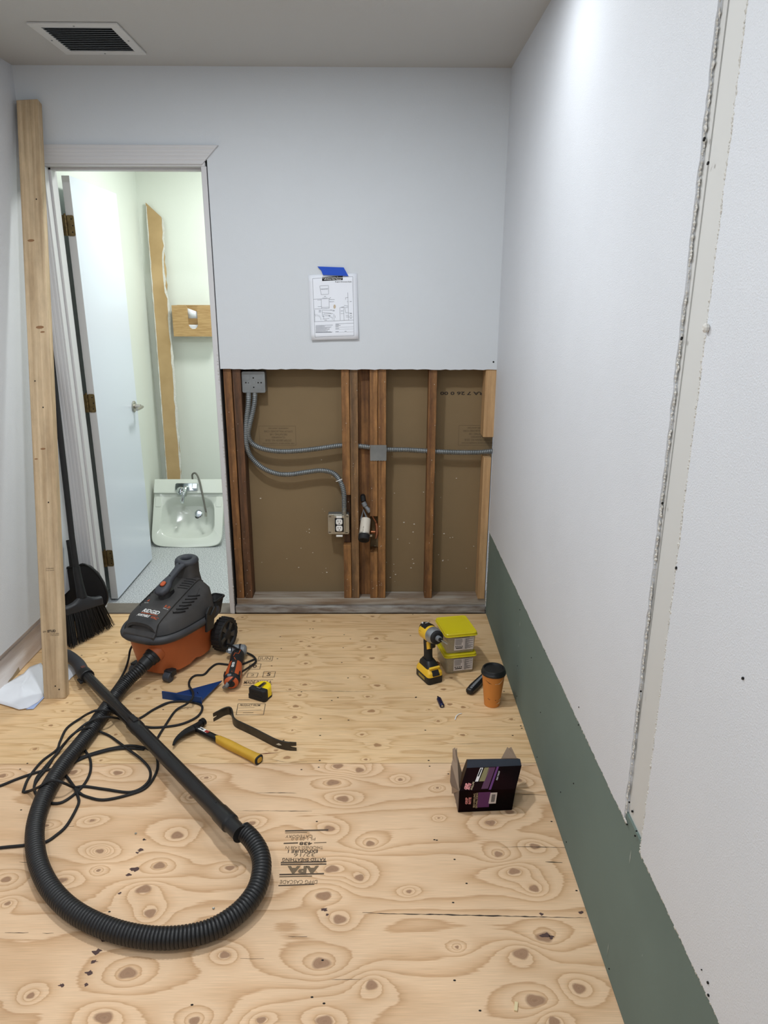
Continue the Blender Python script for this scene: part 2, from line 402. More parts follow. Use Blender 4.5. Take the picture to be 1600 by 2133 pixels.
def ply_sheet(name, x0, x1, y0, y1, mat, parent, seed, amp, step, ks=.82, fine=0.0, kb=1.0):
    nx = int((x1-x0)/step)+1; ny = int((y1-y0)/step)+1
    X, Y = np.meshgrid(np.linspace(x0, x1, nx), np.linspace(y0, y1, ny)); x = X.ravel(); y = Y.ravel()
    P = amp*(vnoise(x*1.0+9, y*4.9, seed)*3.9+vnoise(x*2.2, y*13, seed+1)*1.3+vnoise(x*9, y*28, seed+2)*.25+fine*vnoise(x*2.2, y*42, seed+5)+fine*.6*vnoise(x*5, y*95, seed+6))+y*1.5*amp
    K = np.zeros_like(x)
    for i, (a, b_, s) in enumerate(kn):
        if b_ < y0-.1 or b_ > y1+.1: continue
        rot = .2*math.sin(i*2.1); ell = 1.35+.25*math.sin(i*3.7)
        dx = (x-a)*math.cos(rot)+(y-b_)*math.sin(rot); dy = -(x-a)*math.sin(rot)+(y-b_)*math.cos(rot)
        s = s*ks; r = np.sqrt((dx/ell)**2+dy**2)/s
        sg = 1 if i % 3 else -1
        P += sg*amp*kb*(2.2*np.exp(-(r/2.2)**1.5)+1.0*np.exp(-(np.sqrt((dx/(ell*1.5))**2+dy**2)/s/4.0)**2))
        r2 = r*(1+.12*np.sin(np.arctan2(dy, dx)*3+i))
        K = np.maximum(K, np.clip(1-r2*.5, 0, 1))
    vs = [(a, b_, 0.0) for a, b_ in zip(x, y)]
    idx = np.arange(nx*ny).reshape(ny, nx)
    q = np.stack([idx[:-1, :-1], idx[:-1, 1:], idx[1:, 1:], idx[1:, :-1]], -1).reshape(-1, 4).tolist()
    # skirt
    n = len(vs)
    vs += [(x0, y0, -.018), (x1, y0, -.018), (x1, y1, -.018), (x0, y1, -.018)]
    ring = [idx[0, 0], idx[0, -1], idx[-1, -1], idx[-1, 0]]
    q += [[n, n+1, int(ring[1]), int(ring[0])], [n+2, n+3, int(ring[3]), int(ring[2])]]
    me = bpy.data.meshes.new(name); me.from_pydata(vs, [], q); me.update()
    for nm, arr in (('phase', P), ('knot', K)):
        at = me.attributes.new(nm, 'FLOAT', 'POINT'); at.data.foreach_set('value', np.concatenate([arr, np.zeros(4)]).astype(np.float32))
    return link(name, me, mat, parent)

floor = struct(obj('floor', MB().bx(-1.75, .70, -1.62, D+.14, -.05, -.017), M_thresh))
M_ply1 = ply_mat('plywood_far', rgb(234, 199, 153), rgb(228, 191, 143), rgb(212, 172, 124), rgb(168, 128, 90), .22)
M_ply2 = ply_mat('plywood_near', rgb(233, 198, 160), rgb(222, 184, 144), rgb(204, 163, 122), rgb(162, 126, 98), .15)
SEAM = 2.124
sh1 = ply_sheet('plywood_sheet', -1.60, XR+.03, SEAM+.0012, D-.006, M_ply1, floor, 3, .70, .005, .62, 1.5, .75)
sh2 = ply_sheet('plywood_sheet', -1.60, XR+.03, SEAM-1.2195, SEAM-.0012, M_ply2, floor, 11, 1.0, .006)
sh3 = ply_sheet('plywood_sheet', -1.60, XR+.03, -1.55, SEAM-1.2225, M_ply1, floor, 19, .9, .03)

def crack(pts, w, parent, seed=1, name='crack', mat=None, jit=.0012):
    r = random.Random(seed); P = [F(x, y) for x, y in pts]; P = resample(spline(P, 6), .012) + [P[-1]]
    n = len(P); vs = []; fs = []
    for i, p in enumerate(P):
        t = (P[min(i+1, n-1)]-P[max(i-1, 0)]).normalized(); s = Vector((-t.y, t.x, 0))
        k = i/(n-1); ww = w*(.25+.75*abs(math.sin(k*pi)))*(.35+.9*r.random())/2; p = p+s*(r.random()-.5)*jit
        vs += [tuple(p+s*ww+Vector((0, 0, .0004))), tuple(p-s*ww+Vector((0, 0, .0004)))]
        if i: fs.append((2*i-2, 2*i-1, 2*i+1, 2*i))
    return obj(name, MB().add(vs, fs), mat or M_inkd, parent, smooth=0)
crack([(568, 1441), (640, 1439), (720, 1440), (780, 1441)], .0022, sh1, 1)
crack([(440, 1439), (470, 1440), (517, 1441)], .0018, sh1, 2)
crack([(518, 1571), (545, 1570), (580, 1568)], .004, sh1, 3, mat=pm('resin_red', rgb(96, 40, 28), .5))
crack([(558, 1580), (600, 1588), (640, 1586)], .0012, sh1, 4)
crack([(755, 1901), (800, 1903), (950, 1906), (1040, 1908), (1110, 1910), (1222, 1912)], .004, sh2, 5)
crack([(1045, 1765), (1100, 1764), (1180, 1766)], .0022, sh2, 6)
crack([(1136, 1795), (1172, 1797)], .0055, sh2, 7, mat=M_ink)
crack([(1070, 1655), (1110, 1655), (1140, 1657)], .0025, sh2, 8)
crack([(560, 1651), (618, 1652)], .0022, sh2, 9); crack([(560, 1689), (650, 1690)], .0022, sh2, 10)
crack([(533, 1652), (600, 1651)], .0022, sh2, 12); crack([(505, 1689), (560, 1689)], .0018, sh2, 13)
crack([(1113, 1594), (1080, 1593)], .002, sh2, 14)
for i, (a, b_, w) in enumerate([(10, 60, 1943), (88, 112, 1944), (130, 155, 1721), (40, 80, 1796), (500, 550, 1997), (930, 1000, 1549), (60, 85, 1703), (600, 640, 1951), (690, 760, 2040)]):
    crack([(a, w), ((a+b_)/2, w+.5), (b_, w)], .0016, sh2 if w > 1594 else sh1, 20+i)
stains = [(217, 1955, 8), (203, 1982, 9), (196, 2003, 6), (187, 2026, 7), (180, 2051, 5), (280, 1811, 9), (268, 1822, 6), (292, 1770, 8), (286, 1776, 5),
          (128, 2052, 6), (1136, 1948, 9), (1148, 1952, 6), (1128, 1904, 5), (675, 1894, 7), (682, 1905, 4), (300, 1749, 4), (250, 1860, 4), (1210, 1900, 5)]
for i, (x, y, s) in enumerate(stains):
    c = F(x, y, .0005); r = random.Random(i); pts = [(c.x+math.cos(a)*s/900*(.35+r.random())*1.3, c.y+math.sin(a)*s/900*(.3+r.random()*.8)) for a in [j*2*pi/11 for j in range(11)]]
    obj('stain', MB().add([(p[0], p[1], .0005) for p in pts], [tuple(range(11))]), pm('dark_stain', rgb(84, 62, 58), .8), sh2, smooth=0)
def holes(lst, parent, r=.0032):
    mb = MB()
    for x, y in lst:
        c = F(x, y, .0005); mb.add([(c.x+math.cos(j*pi/4)*r*1.25, c.y+math.sin(j*pi/4)*r*.8, .0006) for j in range(8)], [tuple(range(8))])
    return stuff(obj('nail_hole', mb, M_hole, parent, smooth=0))
holes([(652, 1310), (464+182, 1310), (717, 1322), (715, 1349), (712, 1380), (566, 1387), (725, 1412), (691, 1459), (704, 1453), (628, 1441), (726, 1500), (867, 1452), (866, 1453),
       (886, 1521), (668, 1497), (667, 1532), (591, 1542), (666, 1584), (893, 1584), (860, 1280), (1085, 1512), (1068, 1532), (1087, 1517), (1050, 1440), (895, 1294), (855, 1324), (584, 1326), (586, 1351), (578, 1372), (730, 1331), (1073, 1280), (870, 1395), (1050, 1285), (340, 1478), (360, 1365), (170, 1365)], sh1)
holes([(664, 1598), (895, 1596), (934, 1612), (628, 1603), (660, 1711), (947, 1790), (1149, 1711), (944, 1880), (972, 1840), (1201, 1855), (910, 1750), (650, 2077), (947, 2042), (1000, 2105), (675, 2090), (672, 2000), (400, 2093), (44, 1687), (42, 1602), (57, 1590), (300, 1748), (228, 1899), (905, 1749), (1213, 1853), (1135, 2140)], sh2, .0028)
# printed stamps
def stamp_line(parent, a, b_, w, mat, name='stamp_line'):
    A, Bv = F(*a), F(*b_); t = (Bv-A).normalized(); s = Vector((-t.y, t.x, 0))*w/2; z = Vector((0, 0, .0005))
    return obj(name, MB().add([tuple(A+s+z), tuple(A-s+z), tuple(Bv-s+z), tuple(Bv+s+z)], [(0, 1, 2, 3)]), mat, parent, smooth=0)
def stamp_text(parent, s, cx, cy_, wpx, hpx, mat, flip=True, bold=0):
    """s centred on photo pixel (cx, cy_), wpx wide and hpx tall on the floor"""
    c = F(cx, cy_); wv = F(cx+wpx/2, cy_)-F(cx-wpx/2, cy_); hh = (F(cx, cy_-hpx/2)-F(cx, cy_+hpx/2)).length
    t = text_mb(s, hh*1.4, wv.length, bold)
    d = Vector((-1, 0, 0)) if flip else Vector((1, .0, 0)); y = Vector((0, -1, 0)) if flip else Vector((0, 1, 0))
    put(t, frame(c+Vector((0, 0, .0006)), d, y))
    return obj('stamp', t, mat, parent, smooth=0)
for a, b_, w, m in (((594, 1731), (684, 1729), .006, M_inkp2), ((594, 1735), (640, 1734), .003, M_inkp), ((591, 1757), (621, 1756), .005, M_inkp2), ((654, 1756), (680, 1755), .003, M_inkp),
                    ((585, 1797), (680, 1795), .005, M_inkp2), ((585, 1801), (680, 1800), .005, M_inkp2), ((582, 1822), (675, 1820), .005, M_inkp2), ((582, 1826.5), (650, 1825), .004, M_inkp),
                    ((580, 1845), (655, 1842), .004, M_inkp2)):
    stamp_line(sh2, a, b_, w, m)
stamp_text(sh2, 'CATEGORY', 623, 1742, 56, 6, M_inkp); stamp_text(sh2, 'PS 1-09 0-0', 632, 1747.5, 50, 5.5, M_inkp)
stamp_text(sh2, '438', 637, 1757, 27, 6, M_inkp2, bold=.0006); stamp_text(sh2, 'THICKNESS 0.438 IN', 634, 1765.5, 78, 6.5, M_inkp)
stamp_text(sh2, 'EXPOSURE 1', 631, 1773, 62, 6.5, M_inkp2, bold=.0005); stamp_text(sh2, '32/16', 634, 1780.5, 44, 7.5, M_inkp)
stamp_text(sh2, 'RATED SHEATHING', 633, 1790.5, 90, 7, M_inkp2, bold=.0003); stamp_text(sh2, 'APA', 631, 1811, 66, 14, M_inkp, bold=.002)
stamp_text(sh2, 'DFPG CASCADE', 622, 1837, 78, 8, M_inkp)
def rect_stamp(parent, x0, y0, x1, y1, sk=0):
    for a, b_ in (((x0+sk, y0), (x1+sk, y0)), ((x1+sk, y0), (x1, y1)), ((x1, y1), (x0, y1)), ((x0, y1), (x0+sk, y0))):
        stamp_line(parent, a, b_, .003, M_inkp)
rect_stamp(sh1, 537, 1367, 566, 1377, 3); stamp_text(sh1, 'JUN', 552, 1372, 24, 6, M_inkp, False)
rect_stamp(sh1, 518, 1383, 541, 1394, 3); stamp_text(sh1, '0', 531, 1388.5, 8, 6, M_inkp2, False, .001)
rect_stamp(sh1, 514, 1402, 535, 1411, 3); stamp_text(sh1, '2', 526, 1406.5, 8, 5, M_inkp, False)
rect_stamp(sh1, 547, 1399, 571, 1411, 3); stamp_text(sh1, '5', 560, 1405, 8, 7, M_inkp2, False, .001)
stamp_line(sh1, (512, 1417), (569, 1416), .003, M_inkp); stamp_line(sh1, (507, 1428), (567, 1426), .003, M_inkp)
stamp_text(sh1, 'MADE IN U.S.A', 537, 1422, 57, 7, M_inkp2, False, .0004)
rect_stamp(sh1, 492, 1466, 549, 1489, 4); stamp_text(sh1, 'PRODUCT FROM', 521, 1469.5, 42, 4, M_inkp2, False, .0004)
stamp_line(sh1, (496, 1458), (520, 1457.5), .003, M_inkp); stamp_line(sh1, (496, 1475), (530, 1474), .002, M_inkp); stamp_line(sh1, (496, 1481), (545, 1479), .002, M_inkp); stamp_line(sh1, (506, 1485), (528, 1484.5), .003, M_inkp)
# debris
tag(obj('wood_chip', MB().box((0, 0, .002), (.008, .022, .004), Matrix.Translation(F(1075, 2098)) @ Matrix.Rotation(-.25, 4, 'Z')), M_chip, bevel=.0006), 'small pale wood chip lying on the plywood near the bottom edge', 'wood chip')
for (x, y), lb in (((283, 1737), 'tiny bright screw head inside the hose loop below the black wand'), ((445, 1893), 'tiny bright screw head inside the hose loop near its lower bend')):
    c = F(x, y, 0); tag(obj('screw', MB().lathe([(.0008, 0), (.0034, .0016), (.0036, .0024), (.001, .0018)], 10, Matrix.Translation(c)), M_steel2), lb, 'screw')
tag(obj('plastic_shaving', MB().tube(spline([F(948, 1499, .003), F(951, 1491, .006), F(957, 1487, .004), F(962, 1486, .003)], 4), .0022, 6, flat=.4), M_white), 'small curled white shaving on the plywood left of the orange cup', 'shaving')

# ================================================================== WALLS
T = .016
def rag(p0, p1, n, amp, seed):
    r = random.Random(seed); out = []
    for i in range(n+1):
        k = i/n; out.append((p0[0]+(p1[0]-p0[0])*k+(r.random()-.5)*amp, p0[1]+(p1[1]-p0[1])*k+(r.random()-.5)*amp))
    return out
YZX = Matrix(((0, 0, 1, 0), (1, 0, 0, 0), (0, 1, 0, 0), (0, 0, 0, 1)))   # local (a,b,c) -> world (x=c, y=a, z=b)
XZY = Matrix(((1, 0, 0, 0), (0, 0, 1, 0), (0, 1, 0, 0), (0, 0, 0, 1)))   # local (a,b,c) -> world (x=a, y=c, z=b)
DL, DR, DH = -1.434, -.762, 2.099       # door opening
GX = -.735
# back wall drywall: right panel over the cut, head panel, left strip
wb = MB()
low = rag((GX, CUT), (XR+.02, CUT), 60, .0035, 5)
wb.prism(low+[(XR+.02, H+.03), (GX, H+.03)], D, D+T, XZY)
wall_back = struct(obj('wall_back', wb, M_wallback, smooth=0))
obj('head_panel', MB().bx(XL-.02, GX, D, D+T, 2.165, H+.03), M_wallback, wall_back, smooth=0)
obj('side_panel', MB().bx(XL-.02, -1.452, D, D+T, 0, 2.165), M_wallback, wall_back, smooth=0)
st = [(-.7265, -.6885, 0, 0), (-.684, -.646, 3, 0), (-.1745, -.1365, 1, 1), (-.1345, -.0965, 2, 0), (-.0405, -.0025, 1, 2), (-.0005, .0375, 1, 0), (.2385, .2765, 0, 0)]
Y0 = D+T
def lumber(name, x0, x1, y0, y1, z0, z1, mat, parent, **k):
    c = Vector(((x0+x1)/2, (y0+y1)/2, z0)); mb = MB().bx(x0-c.x, x1-c.x, y0-c.y, y1-c.y, 0, z1-z0)
    o = obj(name, mb, mat, parent, bevel=.002, **k); o.location = c; return o
for i, (a, b_, mi, mode) in enumerate(st):
    segs = [(.078, H)]
    if mode == 1: segs = [(.078, .37), (.63, H)]
    if mode == 2: segs = [(.078, .33), (.52, H)]
    for z0, z1 in segs:
        lumber('stud', a, b_, Y0, Y0+.088, z0, z1, M_stud[mi], wall_back)
lumber('stud', -.0965, -.0405, Y0+.05, Y0+.088, .078, H, M_stud[0], wall_back)
lumber('stud', -.1745, -.140, Y0+.04, Y0+.088, .37, .63, M_stud[3], wall_back)
lumber('stud', .503, .56, D+.006, Y0+.085, CUT-.32, H, M_newstud, wall_back, label='new pale pine blocking, upper piece')
lumber('stud', .512, .548, D+.006, Y0+.085, .078, CUT-.42, M_newstud, wall_back, label='new pale pine stud, lower piece')
lumber('sole_plate', GX+.006, XR, Y0, Y0+.088, .04, .078, M_plate, wall_back)
obj('sole_edge', MB().bx(GX+.0, XR, D-.003, Y0+.088, 0.0, .04), M_plate2, wall_back, bevel=.006)
bb = obj('backing_board', MB().bx(GX+.004, XR+.01, Y0+.0885, Y0+.1005, 0, H), M_kraft, wall_back, smooth=0)
YB = Y0+.0885
def wtext(s, cx, cy_, wpx, hpx, Y, mat, flip, parent, bold=0):
    c = B(cx, cy_, Y-.0008); wd = (B(cx+wpx/2, cy_, Y)-B(cx-wpx/2, cy_, Y)).length; hh = (B(cx, cy_-hpx/2, Y)-B(cx, cy_+hpx/2, Y)).length
    t = text_mb(s, hh*1.35, wd, bold); x = Vector((1, 0, 0)); z = Vector((0, 0, 1))
    if flip: x, z = -x, -z
    put(t, frame(c, x, z)); return obj('stamp', t, mat, parent, smooth=0, world=True)
def wframe(x0, y0, x1, y1, Y, w, mat, parent, name='stamp_frame'):
    a = B(x0, y0, Y-.0006); b_ = B(x1, y1, Y-.0006); mb = MB(); y = a.y
    for (p, q, r_, s_) in ((a.x, b_.x, a.z-w, a.z), (a.x, b_.x, b_.z, b_.z+w), (a.x, a.x+w, b_.z, a.z), (b_.x-w, b_.x, b_.z, a.z)):
        mb.add([(p, y, r_), (q, y, r_), (q, y, s_), (p, y, s_)], [(0, 1, 2, 3)])
    return obj(name, mb, mat, parent, smooth=0, world=True)
for (x0, y0, x1, y1) in ((539, 887, 617, 928), (956, 886, 1030, 928)):
    wframe(x0, y0, x1, y1, YB, .0012, M_ink, wall_back)
    cx = (x0+x1)/2+2
    for k, (s, w, h) in enumerate((('UNDERWRITERS LABORATORIES', 42, 3), ('GYPSUM WALLBOARD CORE', 60, 4), ('FIRE RATING 1 HR', 36, 4.5), ('CLASSIFIED', 28, 3.5), ('SYSTEM DESIGN NO. ISSUE', 54, 4.5), ('FIRE RESISTANCE CLASSIFICATION', 66, 3))):
        wtext(s, cx, y0+5+k*6.3, w, h, YB, M_ink, True, wall_back)
wtext('RA 7 26 0 00', 962, 819, 90, 7, YB, M_inkd, True, wall_back, .0006)
# paint specks on the backing
r = random.Random(3); mb = MB()
for i in range(60):
    x = r.uniform(-.62, .5); z = .1+abs(r.gauss(0, .35)); s = r.uniform(.001, .0032)
    if z < 1.2: mb.add([(x+math.cos(a*pi/3)*s*1.5, YB-.0007, z+math.sin(a*pi/3)*s) for a in range(6)], [tuple(range(6))])
stuff(obj('paint_speck', mb, pm('speck_white', rgb(206, 200, 186), .8), wall_back, smooth=0))
r = random.Random(8); mb = MB()
for i in range(80):
    a, b_, _, _ = r.choice(st); x = r.uniform(a+.003, b_-.003); z = .1+1.1*r.random()**1.4; q = r.uniform(.0006, .0015)
    mb.add([(x+math.cos(k*pi/3)*q, Y0-.0006, z+math.sin(k*pi/3)*q*r.uniform(.8, 2.2)) for k in range(6)], [tuple(range(6))])
stuff(obj('paint_speck', mb, pm('speck_white', rgb(206, 200, 186), .8), wall_back, smooth=0))
obj('nail_hole', disc_mb(B(1028, 754, D-.0003), .0042, (0, -1, 0)), M_hole, wall_back)
# black box standing in for the shadow gap between jamb and drywall
obj('gap_shadow', MB().bx(-.742, GX+.001, D+.012, D+.10, 0, DH+.03), M_dark, wall_back, smooth=0)

# right wall
wr = MB(); XF = XR-.004
far = rag((1.345, .452), (D+.001, .452), 90, .005, 8)
edge = rag((1.352, H+.03), (1.318, .456), 110, .006, 9)
wr.prism(far+[(D+.001, H+.03)]+edge, XF, XF+.014, YZX)
wall_right = struct(obj('wall_right', wr, M_wall, smooth=0))
near = rag((1.212, .456), (1.238, H+.03), 110, .006, 10)
nlow = rag((-1.6, .452), (1.208, .452), 70, .005, 12)
obj('wall_panel', MB().prism([(-1.6, H+.03)]+nlow+near, XF, XF+.014, YZX), M_wall, wall_right, smooth=0)
obj('patch_panel', MB().bx(XF+.009, XF+.02, 1.19, 1.318, .44, H+.03), M_patch, wall_right, smooth=0)
obj('patch_panel', MB().bx(XF+.0075, XF+.02, 1.321, 1.37, .44, H+.03), M_patch, wall_right, smooth=0)
gb = obj('green_panel', MB().bx(XR, XR+.016, SEAM+.3, D-.002, .004, .47), M_green, wall_right, smooth=0, bevel=.001, label='grey-green moisture resistant board, far length')
obj('green_panel', MB().bx(XR, XR+.016, -.016, SEAM+.2985, .004, .47), M_green, wall_right, smooth=0, bevel=.001, label='grey-green moisture resistant board, near length')
# crumbly torn edges: one bead per torn line
def crumb(pts, r0, n, seed, parent, name='torn_edge', spread=.003, X=None):
    r = random.Random(seed); P = [Vector(p) for p in pts]; L = [(b-a).length for a, b in zip(P, P[1:])]; tot = sum(L); mb = MB()
    for i in range(n):
        d = tot*i/n; k = 0
        while k < len(L)-1 and d > L[k]: d -= L[k]; k += 1
        c = P[k]+(P[k+1]-P[k])*(d/L[k])+Vector((r.uniform(-.3, .3), r.uniform(-1, 1), r.uniform(-1, 1)))*spread
        s = r0*r.uniform(.4, 1.5); q = [Vector(v)*s for v in ((1, 0, 0), (-1, 0, 0), (0, 1, 0), (0, -1, 0), (0, 0, 1.6), (0, 0, -1.6))]
        q = [c+Vector((v.x*.8, v.y*r.uniform(.7, 1.3), v.z*r.uniform(.7, 1.4))) for v in q]
        mb.add(q, [(0, 2, 4), (2, 1, 4), (1, 3, 4), (3, 0, 4), (2, 0, 5), (1, 2, 5), (3, 1, 5), (0, 3, 5)])
    return stuff(obj(name, mb, M_plaster, parent, smooth=0))
crumb([(XF+.004, 1.350, H), (XF+.004, 1.318, .46)], .0026, 800, 1, wall_right)
crumb([(XF+.001, 1.240, H), (XF+.001, 1.214, .46)], .0022, 800, 2, wall_right, spread=.003)
crumb([(XF+.002, 1.30, .452), (XF+.002, D, .452)], .0024, 520, 3, wall_right, spread=.002)
crumb([(XF+.002, .75, .452), (XF+.002, 1.22, .452)], .0024, 200, 4, wall_right, spread=.002)
crumb([(XR-.001, D+.004, .02), (XR-.001, D+.004, .46)], .0028, 150, 5, wall_right, spread=.002)
crumb([(XR-.002, D+.004, .46), (XR-.002, D+.004, CUT)], .0016, 120, 6, wall_right, spread=.0015)
for x, y, s in ((1467, 290, .007), (1475, 340, .006), (1420, 705, .007), (1380, 1048, .006), (1409, 1183, .007), (1335, 1440, .005), (1472, 683, .008), (1548, 1413, .006), (1311, 1671, .005), (1317, 1690, .0065), (1326, 1731, .004), (1323, 1741, .005),
                (1476, 2073, .006), (1475, 2047, .006), (1462, 2020, .003), (1306, 1717, .005), (1206, 1473, .004), (1205, 1510, .004), (1135, 1355, .003)):
    mt = M_hole
    obj('nail_hole', disc_mb(S(x, y, XF-.0004 if x != 1317 else XF+.007), s*.55, (-1, 0, 0), 9, .0012, .7), mt, wall_right)
for x, y in ((1269, 2018), (1180, 1754), (1195, 1632), (1126, 1484), (1119, 1577), (1107, 1370), (1085, 1249), (1083, 1270), (1078, 1387), (1077, 1450), (1154, 1710), (1318, 1570), (1168, 1650)):
    obj('nail_hole', disc_mb(S(x, y, XR-.0004), .0028, (-1, 0, 0), 8, .001, .7), M_hole, wall_right)
for x, y, sx_, sz in ((1267, 1975, .002, .02), (1083, 1300, .003, .012), (1080, 1345, .003, .008), (1338, 1990, .001, .004), (1313, 1785, .003, .02)):
    c = S(x, y, XR-.0005); obj('scratch', MB().add([(c.x, c.y-sx_, c.z), (c.x, c.y, c.z-sz), (c.x, c.y+sx_, c.z), (c.x, c.y, c.z+sz)], [(0, 1, 2, 3)]), pm('scratch_pale', rgb(150, 160, 152), .8), wall_right, smooth=0)
cb = S(1472, 683, XF-.003); obj('plaster_lump', MB().lathe([(.001, -.004), (.007, -.002), (.008, .003), (.004, .006)], 9, Matrix.Translation(cb) @ Matrix.Rotation(-pi/2, 4, 'Y')), M_plaster, wall_right, smooth=0)

# left wall, ceiling, wall behind
wall_left = struct(obj('wall_left', MB().bx(XL-.03, XL, -1.6, D+.001, .185, H+.03), M_wall, smooth=0))
M_base = pm('stripped_painted_board', rgb(236, 228, 224), .7, col2=rgb(208, 192, 182), vscale=2.4, stretch=(6, 1.2, 9), bump=.5, bscale=25, detail=8, ramp=(.35, .7))
bl = struct(obj('baseboard_left', MB().bx(XL-.055, XL-.045, -1.6, D, .004, .19), M_base, smooth=0, bevel=.001))
obj('paint_ridge', MB().bx(XL-.0445, XL-.040, -1.6, D, .125, .128), M_base, bl)
dm = MB(); pts = [S(x, y, XL-.0445) for x, y in ((26, 1409), (39, 1389), (42, 1400), (30, 1412), (22, 1420), (14, 1428), (18, 1418))]
obj('damage_patch', MB().add([tuple(p) for p in pts], [tuple(range(len(pts)))]), pm('raw_fibre', rgb(166, 146, 118), .9), bl, smooth=0)
ceiling = struct(obj('ceiling', MB().bx(-1.62, .70, -1.62, D+.01, H, H+.06), M_ceil, smooth=0))
struct(obj('wall_behind', MB().bx(-1.62, .70, -1.64, -1.58, -.02, H+.03), M_wallback, smooth=0))

# ceiling lights (above and behind the view)
LBL = ['round white ceiling lamp close to the right wall, ahead of the viewpoint', 'round white ceiling lamp near the left wall, ahead of the viewpoint', 'round white ceiling lamp overhead near the right wall',
       'round white ceiling lamp overhead near the left wall', 'round white ceiling lamp behind the viewpoint', 'round white ceiling lamp in the restroom']
M_glow = pm('diffuser_glow', (.9, .9, .9), .5, emit=((.9, .96, 1), 3.0))
for (x, y), lb in zip([q[:2] for q in LAMPS]+[RLAMP], LBL):
    t = thing('ceiling_lamp', lb, 'lamp', (x, y, H)); k = 1.0 if y < 3 else 2.1
    obj('trim_ring', MB().lathe([(.072*k, -.0005), (.074*k, -.012), (.084*k, -.010), (.092*k, -.0005)], 32, cap=False), M_trim, t)
    obj('diffuser', MB().lathe([(.001, -.010), (.0735*k, -.010)], 32, cap=False), M_glow, t)

# ceiling vent
V = [F(62, 45, H), F(245, 45, H), F(300, 107, H), F(140, 110, H)]
vx0, vx1, vy0, vy1 = -1.222, -.908, 2.858, 3.186
vent = thing('ceiling_vent', 'white louvred air vent set in the ceiling above the door', 'vent', ((vx0+vx1)/2, (vy0+vy1)/2, H))
w, d = (vx1-vx0)/2, (vy1-vy0)/2; f_ = .034
mb = MB()
for a in ((-w, w, -d, -d+f_), (-w, w, d-f_, d), (-w, -w+f_, -d+f_, d-f_), (w-f_, w, -d+f_, d-f_)):
    mb.bx(a[0], a[1], a[2], a[3], -.008, -.0005)
obj('frame', mb, pm('vent_white', rgb(206, 206, 204), .45), vent, bevel=.002)
obj('duct_shade', MB().bx(-w+f_, w-f_, -d+f_, d-f_, -.0012, -.0004), M_dark, vent, smooth=0)  # flat black sheet stands in for the shade inside the duct
ns = 13
for i in range(ns):
    y = -d+f_+(i+.5)*(2*d-2*f_)/ns
    obj('slat', MB().box((0, 0, 0), (2*w-2*f_-.001, .0150, .0010), Matrix.Translation((0, y, -.0048)) @ Matrix.Rotation(math.radians(24), 4, 'X')), pm('vent_slat', rgb(150, 157, 162), .5), vent)
for x, y in ((0, -d+.016), (0, d-.016), (-w+.016, 0), (w-.016, 0)):
    obj('screw', MB().lathe([(.003, -.0095), (.004, -.008)], 8, Matrix.Translation((x, y, 0))), M_steel, vent)

# ================================================================== RESTROOM
RX0, RX1, RY0, RY1 = -1.50, .45, Y0+.101, 4.80
rw = struct(obj('wall_restroom_back', MB().bx(RX0-.03, RX1, RY1, RY1+.03, -.02, H), M_rest, smooth=0))
struct(obj('wall_restroom_left', MB().bx(RX0-.04, RX0, D+.10, RY1, -.02, H), M_rest, smooth=0))
struct(obj('wall_restroom_right', MB().bx(RX1, RX1+.03, RY0, RY1, -.02, H), M_rest, smooth=0))
struct(obj('wall_restroom_front', MB().bx(RX0-.04, DL-.02, D+.101, D+.121, 0, H).bx(DL-.02, DR+.02, D+.101, D+.121, DH+.02, H).bx(DR+.02, RX1, RY0, RY0+.016, 0, H), M_rest, smooth=0))
struct(obj('ceiling_restroom', MB().bx(-1.62, .6, D+.02, 4.9, H, H+.06), M_rest, smooth=0))
struct(obj('floor_restroom', MB().bx(-1.62, .6, D+.118, 4.9, -.05, .0), M_vinyl, smooth=0))
tr = struct(obj('trim_5', MB().bx(DL-.01, DR+.01, D-.004, D+.118, -.03, .006), M_thresh, bevel=.003), 'worn grey threshold strip across the doorway', 'threshold')
# door frame
jm = MB().bx(DR, DR+.023, D-.004, D+.121, 0, DH)
j1 = struct(obj('trim_1', jm, M_trim, bevel=.0015), 'white painted right door jamb, paint torn along its edge', 'door jamb')
obj('door_stop', MB().bx(DR-.010, DR, D+.045, D+.078, 0, DH), M_trim, j1, bevel=.001)
j2 = struct(obj('trim_2', MB().bx(DL-.016, DL, D-.004, D+.121, 0, DH), M_trim, bevel=.0015), 'white painted left door jamb with hinges', 'door jamb')
obj('door_stop', MB().bx(DL, DL+.010, D+.04, D+.078, 0, DH), M_trim, j2, bevel=.001)
j3 = struct(obj('trim_3', MB().bx(DL-.016, DR+.018, D-.004, D+.121, DH, DH+.018), M_trim, bevel=.0015), 'white painted head jamb over the doorway', 'door jamb')
obj('door_stop', MB().bx(DL, DR, D+.04, D+.078, DH-.010, DH), M_trim, j3, bevel=.001)
